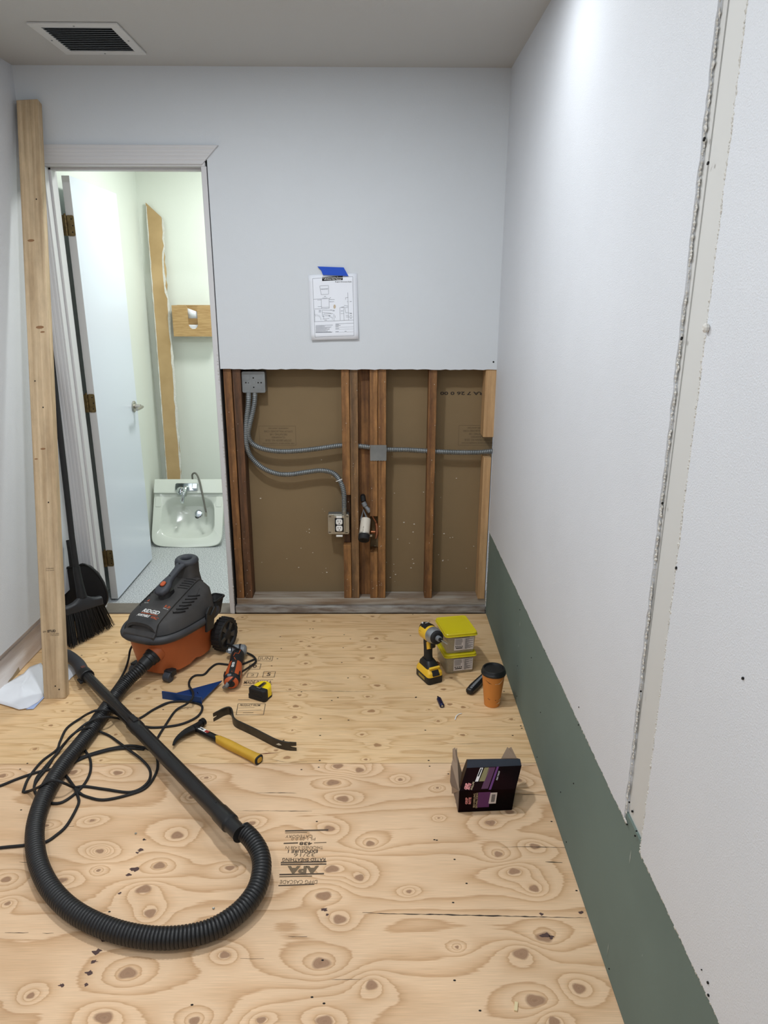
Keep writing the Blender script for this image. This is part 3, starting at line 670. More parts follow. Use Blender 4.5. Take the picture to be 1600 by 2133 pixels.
# fluted casing profile (across width u 0..W, height h)
prof = [(0, 0), (0, .010), (.004, .013), (.012, .0135), (.016, .011), (.019, .011), (.022, .014), (.033, .015), (.035, .0128), (.038, .0128), (.040, .0155), (.050, .0165), (.052, .0143), (.055, .0143),
        (.057, .017), (.066, .018), (.068, .0155), (.072, .0155), (.075, .019), (.084, .019), (.088, .016), (.088, 0)]
prof = [(u, h if h < .0101 or u < .013 else .0145+(h-.0145)*.45) for u, h in prof]
def casing(name, p_in, p_out_dir, p0, p1, m0, m1, label, cat):
    """profile swept p0->p1 along the opening; mitre m0/m1 shifts ends with u"""
    p0, p1 = Vector(p0), Vector(p1); t = (p1-p0).normalized(); o_ = Vector(p_out_dir)
    rings = []
    for P, mk in ((p0, m0), (p1, m1)):
        rings.append([tuple(P+o_*(u*.85)+t*(mk*u*.85)+Vector((0, -h, 0))) for u, h in prof])
    return struct(obj(name, MB().loft(rings), M_trim, smooth=20), label, cat)
casing('trim_4', None, (0, 0, 1), (DL-.006, D, DH+.006), (DR+.006, D, DH+.006), -1, 1, 'white fluted head casing over the doorway, cut at its right mitre', 'door casing')
casing('trim_6', None, (-1, 0, 0), (DL-.006, D, .0), (DL-.006, D, DH+.006), 0, 1, 'white fluted casing down the left side of the doorway', 'door casing')
crumb([(DR+.024, D-.005, .05), (DR+.019, D-.005, 1.35)], .0026, 90, 21, j1, spread=.003)

# door slab
hx, hy = -1.452, D+.135
dt = struct(thing('door_1', 'flat white interior door standing open into the restroom', 'door', (-1.410, 3.505, .014)))
dw = .60
obj('slab', MB().bx(-.018, .018, 0, dw, 0, 2.070), M_door, dt, bevel=.0015)
obj('hinge_edge', MB().bx(-.0175, .0175, -.0012, .0, .001, 2.069), M_dooredge, dt, smooth=0)
for (x, y) in ((147, 470), (186, 840), (222, 1163)):
    z = B(x, y, 3.50).z-.014
    hg = obj('hinge', MB().prism(rrect(.034, .09, .008, 3, .0005, z), 0, .0035, Matrix.Translation((0, -.0047, 0)) @ XZY), M_brass, dt, smooth=0)
    k = MB()
    for q in range(5):
        k.cyl((-.020, -.010, z-.045+q*.018+.0006), (-.020, -.010, z-.045+(q+1)*.018-.0006), .0062, 10)
    k.cyl((-.020, -.010, z+.045), (-.020, -.010, z+.051), .0048, 10); k.bx(-.032, -.020, -.020, -.017, z-.044, z+.044)
    obj('knuckle', k, M_brass, hg)
    s = MB()
    for a, b_ in ((.006, .028), (.010, 0), (.006, -.028)): s.cyl((a, -.0052, z+b_), (a, -.0066, z+b_), .0032, 8)
    obj('screw', s, M_dark, hg)
hz = S(284, 849, -1.40); hz = .949
hn = obj('handle', MB().lathe([(.031, 0), (.032, .006), (.028, .010), (.013, .011), (.012, .042), (.0, .042)], 24, Matrix.Translation((.018, dw-.065, hz)) @ Matrix.Rotation(pi/2, 4, 'Y')), M_satin, dt)
obj('lever', MB().tube(spline([(.052, dw-.065, hz), (.066, dw-.068, hz), (.073, dw-.085, hz), (.074, dw-.12, hz), (.070, dw-.165, hz-.002)], 5), .0095, 10, flat=.8), M_satin, hn)

# towel dispenser
Yd = RY1-.10
a = B(357, 636, Yd); b_ = B(440, 701, Yd); zt, zb = a.z, b_.z; x0, x1 = a.x, a.x+.262
td = thing('towel_dispenser', 'bamboo paper towel dispenser on the restroom back wall', 'dispenser', ((x0+x1)/2, RY1, zb))
hw = (x1-x0)/2; hh = zt-zb; nx_ = -.002
front = [(-hw, 0), (hw, 0), (hw, hh), (nx_+.042, hh), (nx_+.031, hh-.012)] + [(nx_+.031*math.cos(t_), hh*.40+.031*math.sin(t_)) for t_ in [-k*pi/8 for k in range(0, 9)]] + [(nx_-.031, hh-.012), (nx_-.042, hh), (-hw, hh)]
obj('front_panel', MB().prism(front, -.10, -.088, XZY), M_bamboo, td, smooth=0)
obj('side_panel', MB().bx(-hw, -hw+.012, -.088, 0, 0, hh), M_bamboo, td, smooth=0); obj('side_panel', MB().bx(hw-.012, hw, -.088, 0, 0, hh), M_bamboo, td, smooth=0)
obj('bottom_panel', MB().bx(-hw+.012, hw-.012, -.088, 0, 0, .012), M_bamboo, td, smooth=0); obj('back_panel', MB().bx(-hw+.012, hw-.012, -.010, 0, .012, hh+.001), M_bamboo, td, smooth=0)
pt = thing('towel_stack', 'folded white paper towels inside the bamboo dispenser', 'paper towels', ((x0+x1)/2, RY1-.05, zb+.012))
for i in range(7):
    obj('towel', MB().bx(-hw+.02, hw-.02, -.034, .034, i*.0085, i*.0085+.0075), M_paper, pt, bevel=.002)
obj('pulled_towel', MB().add([(-.040, -.036, .165), (.029, -.038, .140), (.029, -.036, .100), (-.031, -.036, .100)], [(0, 1, 2, 3)]), M_paper, pt, solid=.002)

# leaning kraft drywall strip
sp = thing('drywall_strip', 'long torn strip of brown-faced drywall leaning in the restroom corner', 'drywall strip', (-1.40, 4.72, 0))
pL = rag((-.045, 0), (-.045, 2.10), 60, .004, 31); pR = rag((.046, 2.02), (.052, 0), 60, .007, 32)
p0, p1 = Vector((-1.385, 4.66, .02)), Vector((-1.452, 4.785, 2.1)); ax = (p1-p0).normalized()
Mx = frame(p0, Vector((1, .12, 0)), ax)
Mx = Matrix.Translation(-Vector((-1.40, 4.72, 0))) @ Mx
obj('board', MB().prism(pL+pR, 0, .012, Mx), M_kraft2 if 'M_kraft2' in globals() else pm('kraft_face_light', rgb(184, 156, 114), .85, col2=rgb(166, 138, 96), vscale=5), sp, smooth=0)
def edge_strip(pts, w, off, seed):
    r = random.Random(seed); vs = []; fs = []
    for i, (x, z) in enumerate(pts):
        vs += [(x-w*r.random(), z, off), (x+w*(.2+r.random()), z, off)]
        if i: fs.append((2*i-2, 2*i-1, 2*i+1, 2*i))
    return MB().add(vs, fs, Mx)
obj('torn_edge', merge(edge_strip([(-.043, z/50*2.08) for z in range(51)], .004, .0127, 1), edge_strip([(.048-(.012 if 38 < z < 46 else 0), z/50*2.01) for z in range(51)], .0095, .0127, 2)), M_plaster, sp, smooth=0)

# sink on the floor, standing on its front rim, leaning back
sk = thing('sink', 'white porcelain wall sink standing on the restroom floor against the wall', 'sink', (-1.247, 4.355, .0))
sw, sl = .462, .438
up = Vector((0, .215, .395)).normalized(); rt = Vector((1, 0, 0)); nn = rt.cross(up)   # nn points to the room
SM = frame((0, 0, .012), rt, up)
def sq_ring(cx, cy_, w, h, z, e=5, n=40, bow=0.0, top=1.0):
    out = []
    for j in range(n):
        a = 2*pi*j/n; c, s = math.cos(a), math.sin(a)
        x = abs(c)**(2/e)*(1 if c > 0 else -1); y = abs(s)**(2/e)*(1 if s > 0 else -1)
        ww = w*(1+(top-1)*(y+1)/2); yy = cy_+y*h/2
        if y < 0: yy -= bow*(1-x*x)
        out.append((cx+x*ww/2, yy, z))
    return out
n = 48; O = lambda z, s=1.0: sq_ring(0, sl/2, sw*s, sl*s, z, 9, n, .018)
rings = [O(-.05, .93), O(-.012, .99), O(0, 1.0), O(.006, .985), sq_ring(0, sl*.43, .370, .272, .006, 4.4, n, .012, .9), sq_ring(0, sl*.43, .356, .258, -.004, 4.2, n, .01, .9),
         sq_ring(0, sl*.44, .31, .215, -.08, 3.6, n), sq_ring(.01, sl*.48, .23, .15, -.112, 3, n), sq_ring(.03, sl*.49, .03, .03, -.116, 2, n)]
obj('basin', MB().loft(rings, False, SM), M_porc, sk, smooth=50)
obj('bowl_back', MB().loft([O(-.05, .93), sq_ring(0, sl*.45, .38, .29, -.10, 4, n), sq_ring(0, sl*.45, .28, .19, -.145, 3, n), sq_ring(0, sl*.45, .02, .02, -.146, 3, n)], False, SM), M_porc, sk, smooth=50)
obj('ledge', MB().prism(rrect(sw*.99, .095, .006, 3, 0, sl-.048), 0, .026, SM), M_porc, sk, bevel=.004)
obj('soap_rest', MB().prism(rrect(.038, .07, .006, 3, -sw/2+.033, sl*.66), .004, .0085, SM), M_porc, sk, bevel=.002)
obj('soap_rest', MB().prism(rrect(.038, .07, .006, 3, sw/2-.033, sl*.66), .004, .0085, SM), M_porc, sk, bevel=.002)
dr = obj('drain', MB().lathe([(.012, -.112), (.024, -.112), (.026, -.108), (.021, -.106), (.019, -.111), (.001, -.1105)], 24, SM @ Matrix.Translation((.040, sl*.53, 0))), M_chrome, sk)
fc = obj('faucet', MB().prism(rrect(.150, .052, .012, 4, -.012, sl-.055), .024, .036, SM), M_chrome, sk, bevel=.003)
obj('spout', MB().tube([SM @ Vector(p) for p in spline([(-.01, sl-.06, .03), (-.012, sl-.075, .055), (-.022, sl-.12, .062), (-.03, sl-.155, .050)], 5)], [.017]*5+[.014]*5+[.011]*6, 14), M_chrome, fc)
obj('spout_tip', MB().cyl(SM @ Vector((-.03, sl-.148, .055)), SM @ Vector((-.032, sl-.158, .036)), .012, 14), M_chrome, fc)
obj('valve_body', MB().lathe([(.027, .034), (.026, .052), (.020, .056), (.0195, .062), (.012, .064)], 22, SM @ Matrix.Translation((-.045, sl-.085, 0))), M_chrome, fc)
obj('knob', MB().prism(rrect(.036, .040, .005, 3, .048, sl-.055), .036, .062, SM), M_chrome, fc, bevel=.004)
hs = [SM @ Vector(p) for p in spline([(.012, sl+.004, -.02), (.016, sl+.035, .01), (.040, sl+.040, .02), (.070, sl-.01, .035), (.098, sl-.12, .030), (.118, sl-.215, .012), (.118, sl-.235, .008)], 8)]
obj('supply_hose', MB().tube(hs, .0062, 8), pm('braided_grey', rgb(110, 108, 102), .5, .3), sk)
obj('hose_nut', MB().cyl(SM @ Vector((.1182, sl-.222, .011)), SM @ Vector((.1182, sl-.248, .007)), .008, 8), M_steel2, sk)

# ================================================================== WALL SERVICES
def ribbed(P, r, amp, pitch, seg=12):
    P = resample(P, pitch/5); rr = [r+amp*(.6, 1, 1, .6, -1.6)[i % 5] for i in range(len(P))]
    return MB().tube(P, rr, seg)
a = B(503, 774, D+.03); b_ = B(553, 818, D+.03)
jb = thing('junction_box', 'square grey steel junction box at the top left of the open wall', 'junction box', ((a.x+b_.x)/2, D+.062, (a.z+b_.z)/2))
hw2 = (b_.x-a.x)/2; hh2 = (a.z-b_.z)/2
obj('box', MB().prism(rrect(2*hw2, 2*hh2, .006, 3), -.032, .022, XZY), M_steel, jb, smooth=30)
for x, z, r_ in ((-.028, .022, .013), (.024, .022, .013), (-.024, -.026, .012), (.026, -.026, .012), (0, 0, .011)):
    obj('knockout', disc_mb((x, -.0323, z), r_, (0, -1, 0), 18, .0008), M_steel, jb)
for x, z in ((0, .02), (0, -.024), (-.036, -.002), (-.024, -.003), (.022, -.002), (.036, -.002)):
    obj('screw_hole', disc_mb((x, -.0330, z), .0034 if abs(x) != .024 else .0022, (0, -1, 0), 8, .0006), M_hole, jb)
yc = D+.045
def wallpath(pts, n=8): return spline([B(p[0], p[1], p[2] if len(p) > 2 else yc) for p in pts], n)
c1 = thing('flexible_conduit', 'flexible grey steel conduit running right across the studs', 'conduit', (-.5, D+.05, .9), 0, 'flexible steel conduits in the open wall')
P1 = wallpath([(531, 820), (530, 838, D+.04), (526, 860, D+.035), (520, 885, D+.03), (517, 905, D+.035), (524, 922), (545, 934), (580, 940), (620, 939), (665, 934), (708, 928), (735, 928), (765, 931), (800, 936), (850, 937), (900, 940), (950, 942), (1000, 942), (1030, 939)])
obj('armour', ribbed(P1, .0114, .0011, .0088), M_steel, c1, world=True)
obj('connector', MB().cyl(B(531, 816, yc), B(531, 824, yc), .0125, 12), M_steel, c1, world=True)
c2 = thing('flexible_conduit', 'flexible grey steel conduit curving down to the white outlet', 'conduit', (-.5, D+.05, .8), 0, 'flexible steel conduits in the open wall')
P2 = wallpath([(518, 822, D+.035), (517, 845, D+.03), (514, 870, D+.03), (512, 900, D+.03), (513, 925, D+.03), (522, 950), (545, 973), (575, 986), (605, 988), (640, 983), (670, 980), (695, 986), (709, 1003, D+.02), (716, 1025, D+.012), (717, 1050, D+.012), (717, 1064, D+.012)])
obj('armour', ribbed(P2, .0114, .0011, .0088), M_steel, c2, world=True)
obj('connector', MB().cyl(B(518, 817, D+.035), B(518, 832, D+.035), .0125, 12), M_steel, c2, world=True)
obj('connector', MB().cyl(B(717, 1058, D+.012), B(717, 1073, D+.012), .0118, 12), M_steel2, c2, world=True)
obj('cable_tie', MB().tube([B(700, 1003, D+.0), B(706, 1001, D-.002), B(713, 998, D+.0)], .0018, 6), M_white, c2, world=True)
npl = thing('nail_plate', 'grey steel nail plate with toothed edges across the paired middle studs', 'nail plate', (-.002, D+.013, .845))
a = B(771, 927, D+.013); b_ = B(805, 959, D+.013)
tz = MB(); px = []
for i in range(13): px.append((a.x+(b_.x-a.x)*i/12, b_.z-(.003 if i % 2 else 0)))
px += [(b_.x, a.z), (a.x, a.z)]
obj('plate', MB().prism([(x+.002, z-.845) for x, z in px], -.0016, 0, XZY), M_steel, npl, smooth=0)
# outlet
oc = B(705, 1094, D-.004)
ol = thing('electrical_outlet', 'white duplex outlet in a square steel box on the left middle stud', 'outlet', (oc.x, oc.y, oc.z))
obj('box', MB().bx(-.052, .052, .022, .062, -.052, .052), M_steel, ol, bevel=.004)
obj('plate', MB().prism(rrect(.106, .104, .008, 3, 0, 0), .014, .022, XZY), M_steel2, ol, bevel=.001)
obj('mud_ring', MB().prism(rrect(.056, .096, .006, 3, .004, 0), .004, .014, XZY), M_steel2, ol, bevel=.001)
obj('inner_gap', MB().bx(-.018, .026, .0025, .006, -.036, .036), M_dark, ol, smooth=0)
obj('strap', MB().bx(-.010, .018, .001, .004, .036, .046), M_white, ol, bevel=.001)
obj('strap', MB().bx(-.012, .020, .001, .004, -.062, -.052), M_white, ol, bevel=.001)
for z in (.017, -.017):
    rc = obj('receptacle', MB().prism(rrect(.032, .029, .009, 4, .004, z), -.003, .004, XZY), M_white, ol, bevel=.0015)
    obj('slot', MB().bx(-.003, -.0005, -.0036, -.002, z+.0, z+.009).bx(.009, .0112, -.0036, -.002, z+.0015, z+.008).cyl((.004, -.0036, z-.007), (.004, -.002, z-.007), .0027, 8), M_hole, rc)
for x, z in ((-.042, .040), (.044, .040), (-.044, -.042), (.040, -.044)):
    obj('screw_slot', MB().box((x, .0136, z), (.012, .001, .003), None), M_hole, ol)
# drain pipe and supply
dp = thing('drain_pipe', 'white plastic drain stub with a black cap between the middle studs', 'pipe', (-.065, 3.36, .48))
pa, pb = B(762, 1082, D+.04), B(758, 1122, D-.035)
obj('pipe', MB().cyl(pa, pb, .0255, 24), M_pvc, dp, world=True)
ax = (pb-pa).normalized()
obj('cap', MB().tube([pb-ax*.022, pb+ax*.006, pb+ax*.010, pb+ax*.010, pb+ax*.006], [.0285, .0285, .026, .022, .021], 24), M_blkdull, dp, world=True)
obj('clamp', MB().tube([pb-ax*.024, pb-ax*.019], .0296, 24).box(tuple(pb-ax*.0215+Vector((.033, 0, -.004))), (.012, .008, .010)), M_steel2, dp, world=True)
obj('print', put(text_mb('ABS CELL', .009, .03), frame(pb-ax*.05+Vector((-.006, -.0235, .012)), -ax*-1, Vector((1, 0, 0)))), M_ink, dp, smooth=0, world=True)
spv = thing('supply_pipe', 'copper and grey plastic supply pipe rising behind the capped drain', 'pipe', (-.06, 3.40, .55))
obj('elbow', MB().tube([B(756, 1033, D+.07), B(756, 1036, D+.05), B(757, 1044, D+.045)], .0125, 14), M_blkdull, spv, world=True)
obj('coupling', MB().tube([B(757, 1046, D+.045), B(761, 1054, D+.04), B(761.5, 1055, D+.04), B(766, 1060, D+.037), B(767, 1061, D+.037), B(771, 1066, D+.035)], [.0125, .0125, .0095, .0095, .0125, .0125], 14), M_greymid, spv, world=True)
obj('tube', MB().cyl(B(771, 1066, D+.035), B(784, 1089, D+.03), .0048, 10), M_copper, spv, world=True)
obj('yoke', MB().tube([B(752, 1084, D+.03), B(757, 1062, D+.05), B(766, 1084, D+.03)], .006, 8), M_greymid, spv, world=True)
obj('stub', MB().tube([B(784, 1090, D+.03), B(785, 1097, D+.025), B(785, 1112, D+.012), B(783, 1122, D+.002)], [.008, .0085, .0085, .005], 10).tube([B(785, 1108, D+.02), B(773, 1108, D+.02)], .008, 10), M_copper, spv, world=True)

# paper drawing and tape on the wall
Yp = D-.006
c4 = [B(642, 573, Yp), B(744, 569, Yp), B(747, 706, Yp), B(649, 708.5, Yp)]
ps = thing('instruction_sheet', 'white printed installation drawing taped to the back wall', 'paper sheet', ((c4[0]+c4[2])/2))
nx, nz = 8, 10; vs = []; fs = []
for j in range(nz+1):
    for i in range(nx+1):
        u, v = i/nx, j/nz; p = (c4[0]*(1-u)+c4[1]*u)*(1-v)+(c4[3]*(1-u)+c4[2]*u)*v
        p = p+Vector((0, .004-.010*v*v-.004*abs(u-.5)*v, 0)); vs.append(tuple(p))
for j in range(nz):
    for i in range(nx):
        q = j*(nx+1)+i; fs.append((q, q+nx+1, q+nx+2, q+1))
obj('sheet', MB().add(vs, fs), M_paper, ps, world=True, solid=.0004)
def onsheet(u, v, lift=.0008):
    p = (c4[0]*(1-u)+c4[1]*u)*(1-v)+(c4[3]*(1-u)+c4[2]*u)*v
    return p+Vector((0, .004-.010*v*v-.004*abs(u-.5)*v-lift, 0))
def uvp(x, y):   # crop pixel (1600x1900 crop of 620..780, 540..730) -> sheet uv
    X, Y = 620+x/10, 540+y/10; v = (Y-571)/137.5; xl = 642+7*v; xr = 744+3*v; return ((X-xl)/(xr-xl), v)
pr = MB()
def pl(x0, y0, x1, y1, w=.0009):
    n_ = max(1, int(math.hypot(x1-x0, y1-y0)/150)); prev = None
    a = onsheet(*uvp(x0, y0)); b2 = onsheet(*uvp(x1, y1)); t = (b2-a); t.y = 0; t.normalize(); s = Vector((-t.z, 0, t.x))*w/2
    for k in range(n_):
        p = onsheet(*uvp(x0+(x1-x0)*k/n_, y0+(y1-y0)*k/n_)); q = onsheet(*uvp(x0+(x1-x0)*(k+1)/n_, y0+(y1-y0)*(k+1)/n_))
        pr.add([tuple(p+s), tuple(p-s), tuple(q-s), tuple(q+s)], [(0, 1, 2, 3)])
for L_ in ((310, 385, 510, 380), (940, 375, 1150, 378), (310, 385, 365, 1620), (1150, 378, 1175, 1610), (365, 1620, 1175, 1610), (345, 1290, 1165, 1280), (790, 1350, 1165, 1345), (460, 545, 640, 540), (460, 545, 490, 725), (490, 725, 640, 720), (640, 540, 645, 720),
           (475, 605, 635, 600), (485, 620, 630, 618), (490, 815, 655, 812), (490, 815, 500, 1020), (655, 812, 660, 1015), (500, 1020, 660, 1015), (500, 995, 655, 992), (330, 815, 490, 815), (410, 835, 490, 835), (420, 975, 495, 973), (660, 830, 770, 835), (660, 880, 760, 878),
           (515, 795, 620, 795), (655, 820, 690, 785), (1045, 700, 1062, 1280), (1000, 805, 1052, 803), (1000, 805, 1000, 850), (1030, 890, 1055, 890), (880, 1010, 890, 1280), (880, 1010, 975, 1005), (910, 1000, 975, 997), (980, 1015, 1005, 1125), (980, 1015, 1050, 1010), (1005, 1125, 1060, 1120),
           (965, 965, 1050, 985), (355, 1040, 360, 1280), (350, 1020, 500, 1020), (510, 1050, 770, 1060), (510, 1050, 520, 1190), (520, 1190, 560, 1180), (545, 1135, 740, 1130), (540, 1140, 545, 1230), (755, 1140, 760, 1280), (365, 1130, 380, 1180), (400, 1130, 410, 1180), (435, 1150, 440, 1190), (460, 1160, 470, 1210),
           (480, 1210, 485, 1260), (720, 1200, 725, 1260), (780, 1170, 785, 1220), (520, 1240, 660, 1230), (650, 1190, 720, 1210), (960, 1020, 970, 1280), (900, 1135, 960, 1135), (1005, 1180, 1065, 1180), (1010, 1210, 1150, 1215), (1065, 1130, 1130, 1135), (520, 1100, 700, 1120), (570, 1170, 680, 1175)):
    pl(*L_)
r = random.Random(2)
for k in range(16): pl(375, 1370+k*10, 375+r.uniform(180, 370), 1368+k*10, .0005)
for x, y, w_ in ((790, 1365, 70), (790, 1385, 105), (790, 1407, 65), (790, 1448, 75), (790, 1515, 70), (980, 1513, 40), (440, 1055, 50), (440, 1085, 50), (675, 1055, 40), (730, 1075, 40), (900, 1080, 50), (1090, 1140, 40), (1090, 1180, 40), (1090, 1240, 40), (550, 765, 40), (560, 1265, 50), (665, 880, 30), (1085, 888, 40), (375, 1525, 340), (640, 1170, 45)): pl(x, y, x+w_, y, .0014)
for y in (1425, 1470, 1530): pl(790, y, 1165, y-3, .0005)
stuff(obj('print', pr, M_print, ps, smooth=0, world=True))
hb = MB().add([tuple(onsheet(*uvp(x, y), .0012)) for x, y in ((510, 358), (510, 443), (940, 437), (940, 352))], [(0, 1, 2, 3)])
obj('title_bar', hb, M_printk, ps, smooth=0, world=True)
def sheet_text(s, x, y, w_, h, mat, lift=.002, bold=0):
    c = onsheet(*uvp(x, y), lift); sc = (D)/FPX*1.06/10; t = text_mb(s, h*sc*1.3, w_*sc, bold)
    put(t, frame(c, (1, 0, .01), (0, 0, 1))); obj('print_text', t, mat, ps, smooth=0, world=True)
sheet_text('Refrigerated Drinking Fountain', 725, 382, 385, 30, M_white); sheet_text('with Bottle Filler, Filtered', 725, 417, 320, 30, M_white)
sheet_text('Rough-In Dimensions Guide', 952, 475, 305, 24, M_printk)
obj('screw_mark', MB().add([tuple(onsheet(*uvp(770+math.cos(a)*26, 985+math.sin(a)*45))) for a in [k*pi/5 for k in range(10)]], [tuple(range(10))]), pm('tan_smudge', rgb(196, 180, 158), .8), ps, smooth=0, world=True)
tp = [B(x, y, D-.0085) for x, y in ((661, 555), (716, 557), (720, 564), (726, 575), (672.5, 572.5), (669, 563))]
tag(obj('painters_tape', MB().prism([(p.x, p.z) for p in tp][::-1], D-.0092, D-.0082, XZY), M_bluetape, smooth=0), 'blue painters tape holding the printed sheet on the back wall', 'tape')

# ================================================================== LUMBER, BROOM, PAPER
pb_ = thing('stud_board', 'pale wooden stud leaning upright against the back wall at left', 'lumber', (-1.313, 2.535, 0))
base = F(114, 1456)-Vector((-1.313, 2.535, 0)); topp = B(56, 207, D-.043)-Vector((-1.313, 2.535, 0))
ax = (topp-base).normalized(); Lp = (topp-base).length; xx = (Vector((1, 0, 0))-ax*ax.x).normalized(); PM = frame(base, xx, ax)
PMi = PM @ Matrix(((1, 0, 0, 0), (0, 0, 1, 0), (0, -1, 0, 0), (0, 0, 0, 1)))  # local z along board, y thickness(behind)
mb = MB().bx(-.0445, .0445, 0.0, .038, 0, Lp)
pbo = obj('board', mb, M_post, None, bevel=.003); pbo.parent = pb_; pbo.matrix_local = PMi
def ontb(s, x, z, w_, h, bold=0):
    t = text_mb(s, h*1.3, w_, bold); put(t, Matrix(((1, 0, 0, x), (0, 0, 1, -.0006), (0, 1, 0, z), (0, 0, 0, 1))))
    o = obj('stamp', t, M_inkd if bold else M_ink, pb_, smooth=0); o.matrix_local = PMi
ontb('STUD', .0, .275, .034, .010, .0006); ontb('SPF', -.028, .274, .014, .007); ontb('KD-HT 0000', .012, .264, .036, .005); ontb('S-DRY GRADE', .012, .258, .036, .004)
ontb('STANDARD', .005, .53, .032, .005); ontb('STUD GRADE', .005, .522, .034, .004)
for x, z in ((.005, .052), (.020, .038), (-.02, 1.30), (.02, 2.05), (.008, 1.19), (.012, .80)):
    o = obj('nail_hole', disc_mb((x, -.0006, z), .0028, (0, -1, 0), 8), M_hole, pb_); o.matrix_local = PMi
for x, z, s in ((-.01, 1.88, .012), (.01, 1.52, .014), (.02, 1.50, .008), (-.03, .98, .006), (.0, 1.02, .009)):
    o = obj('knot', MB().add([(x+math.cos(j*pi/5)*s*1.2, -.0005, z+math.sin(j*pi/5)*s*.45) for j in range(10)], [tuple(range(10))]), pm('pine_knot', rgb(140, 102, 68), .7), pb_, smooth=0); o.matrix_local = PMi

# crumpled paper at the foot of the stud
def sheet_poly(name, pix, z, mat, seed, amp, label):
    P = [F(x, y, 0) for x, y in pix]; c = sum(P, Vector())/len(P); mb = MB(); n = len(P); N = 6; r = random.Random(seed)
    vs = []; fs = []
    for k in range(N+1):
        for i in range(n*3):
            a = P[(i//3) % n]; b2 = P[(i//3+1) % n]; p = a+(b2-a)*((i % 3)/3); q = c+(p-c)*(k/N)
            h = z+amp*(.5+.5*noise.noise(Vector((q.x*11+seed, q.y*11, 0))))*(1-.7*(k/N)**2)+amp*.5*abs(noise.noise(Vector((q.x*30, q.y*30, seed))))*(1-.8*(k/N))
            vs.append((q.x, q.y, h))
    m = n*3
    for k in range(N):
        for i in range(m):
            j = (i+1) % m
            if k == 0: fs.append((i+m, j+m, 0))
            else: fs.append((k*m+i, (k+1)*m+i, (k+1)*m+j, k*m+j))
    o = obj(name, MB().add(vs, fs), mat, None, smooth=25, solid=.0006); return o
t1 = sheet_poly('crumpled_paper', [(-30, 1460), (20, 1474), (40, 1481), (58, 1478), (80, 1466), (92, 1452), (95, 1400), (86, 1384), (62, 1392), (50, 1405), (20, 1422), (-30, 1440)], .002, M_paper, 4, .028, '')
tag(t1, 'crumpled white paper on the floor left of the leaning stud', 'paper')
t2 = sheet_poly('crumpled_paper', [(138, 1425), (152, 1410), (165, 1400), (156, 1390), (138, 1383)], .002, M_paper, 9, .012, '')
tag(t2, 'corner of white paper on the floor right of the leaning stud', 'paper')
pbk = sheet_poly('blue_fold', [(54, 1479.5), (70, 1478.5), (93, 1454), (92, 1436), (84, 1440), (80, 1458)], .0032, M_papb, 6, .004, ''); pbk.parent = t1

# broom
br = thing('broom', 'black angled broom leaning in the corner behind the stud', 'broom', (-1.40, 3.06, 0))
hb0 = B(168, 1243, 3.10); htop = Vector((-1.508, D-.02, 1.33)); neck = B(160, 1190, 3.13)
obj('handle', MB().tube([neck, B(150, 1120, 3.17), B(107, 745, D-.022), B(100, 690, D-.022)], .0135, 12), M_blkdull, br, world=True)
obj('collar', MB().tube([B(171, 1245, 3.105), B(166, 1220, 3.115), neck, B(159, 1180, 3.135)], [.024, .019, .017, .016], 12), M_blk, br, world=True)
hl, hr = B(134, 1272, 3.03), B(211, 1248, 3.17)
tl, tr_ = F(141, 1351, .0), F(234, 1303, .0)
def seg(a, b2, t): return a+(b2-a)*t
mid = B(172, 1250, 3.10)
hd = MB(); rings = []
for k in range(9):
    t_ = k/8; p = seg(hl, hr, t_); hgt = .018+.030*math.exp(-((t_-.5)/.22)**2); nrm = Vector((-(hr-hl).y, (hr-hl).x, 0)).normalized()*.019; dn = Vector((0, 0, -.022)) 
    rings.append([tuple(p+nrm+dn), tuple(p-nrm+dn), tuple(p-nrm*.9+Vector((0, 0, hgt*.6))), tuple(p-nrm*.4+Vector((0, 0, hgt))), tuple(p+nrm*.4+Vector((0, 0, hgt))), tuple(p+nrm*.9+Vector((0, 0, hgt*.6)))])
obj('head', MB().loft(rings), pm('broom_head_plastic', rgb(44, 46, 50), .5), br, world=True, bevel=.003)
mb = MB(); r = random.Random(5)
for i in range(420):
    t_ = r.random(); o_ = (r.random()-.5)*.034; nrm = Vector((-(hr-hl).y, (hr-hl).x, 0)).normalized()*o_
    a = seg(hl, hr, t_)+nrm+Vector((0, 0, -.015)); b2 = seg(tl, tr_, t_+(r.random()-.5)*.03)+nrm*1.9+Vector((0, 0, .004+r.random()*.008))
    m_ = (a+b2)/2+Vector(((r.random()-.5)*.006, (r.random()-.5)*.006, 0))
    mb.tube([a, m_, b2], [.0018, .0016, .0012], 4)
stuff(obj('bristles', mb, M_bristle, br, world=True))
# dustpan standing upright behind the broom
dpn = thing('dustpan', 'black upright dustpan standing behind the broom', 'dustpan', (-1.41, 3.22, 0))
sh = [(132, 1262), (131, 1230), (134, 1196), (141, 1182), (160, 1180), (172, 1175), (186, 1180), (204, 1196), (217, 1218), (224, 1240), (222, 1255), (215, 1264)]
A3 = [B(x, y, 3.23) for x, y in sh]; cc = sum(A3, Vector())/len(A3)
rings = [[tuple(p) for p in A3], [tuple(cc+(p-cc)*.9+Vector((0, .035, 0))) for p in A3]]
obj('pan', MB().loft(rings, True), M_blkdull, dpn, world=True, bevel=.006)
obj('lip', MB().tube(spline(A3, 3), .005, 8), M_blk, dpn, world=True)
obj('foot', MB().add([tuple(A3[0]), tuple(A3[-1]), (A3[-1].x, 3.26, .0), (A3[0].x, 3.26, .0)], [(0, 1, 2, 3)]), M_blkdull, dpn, world=True, solid=.003)
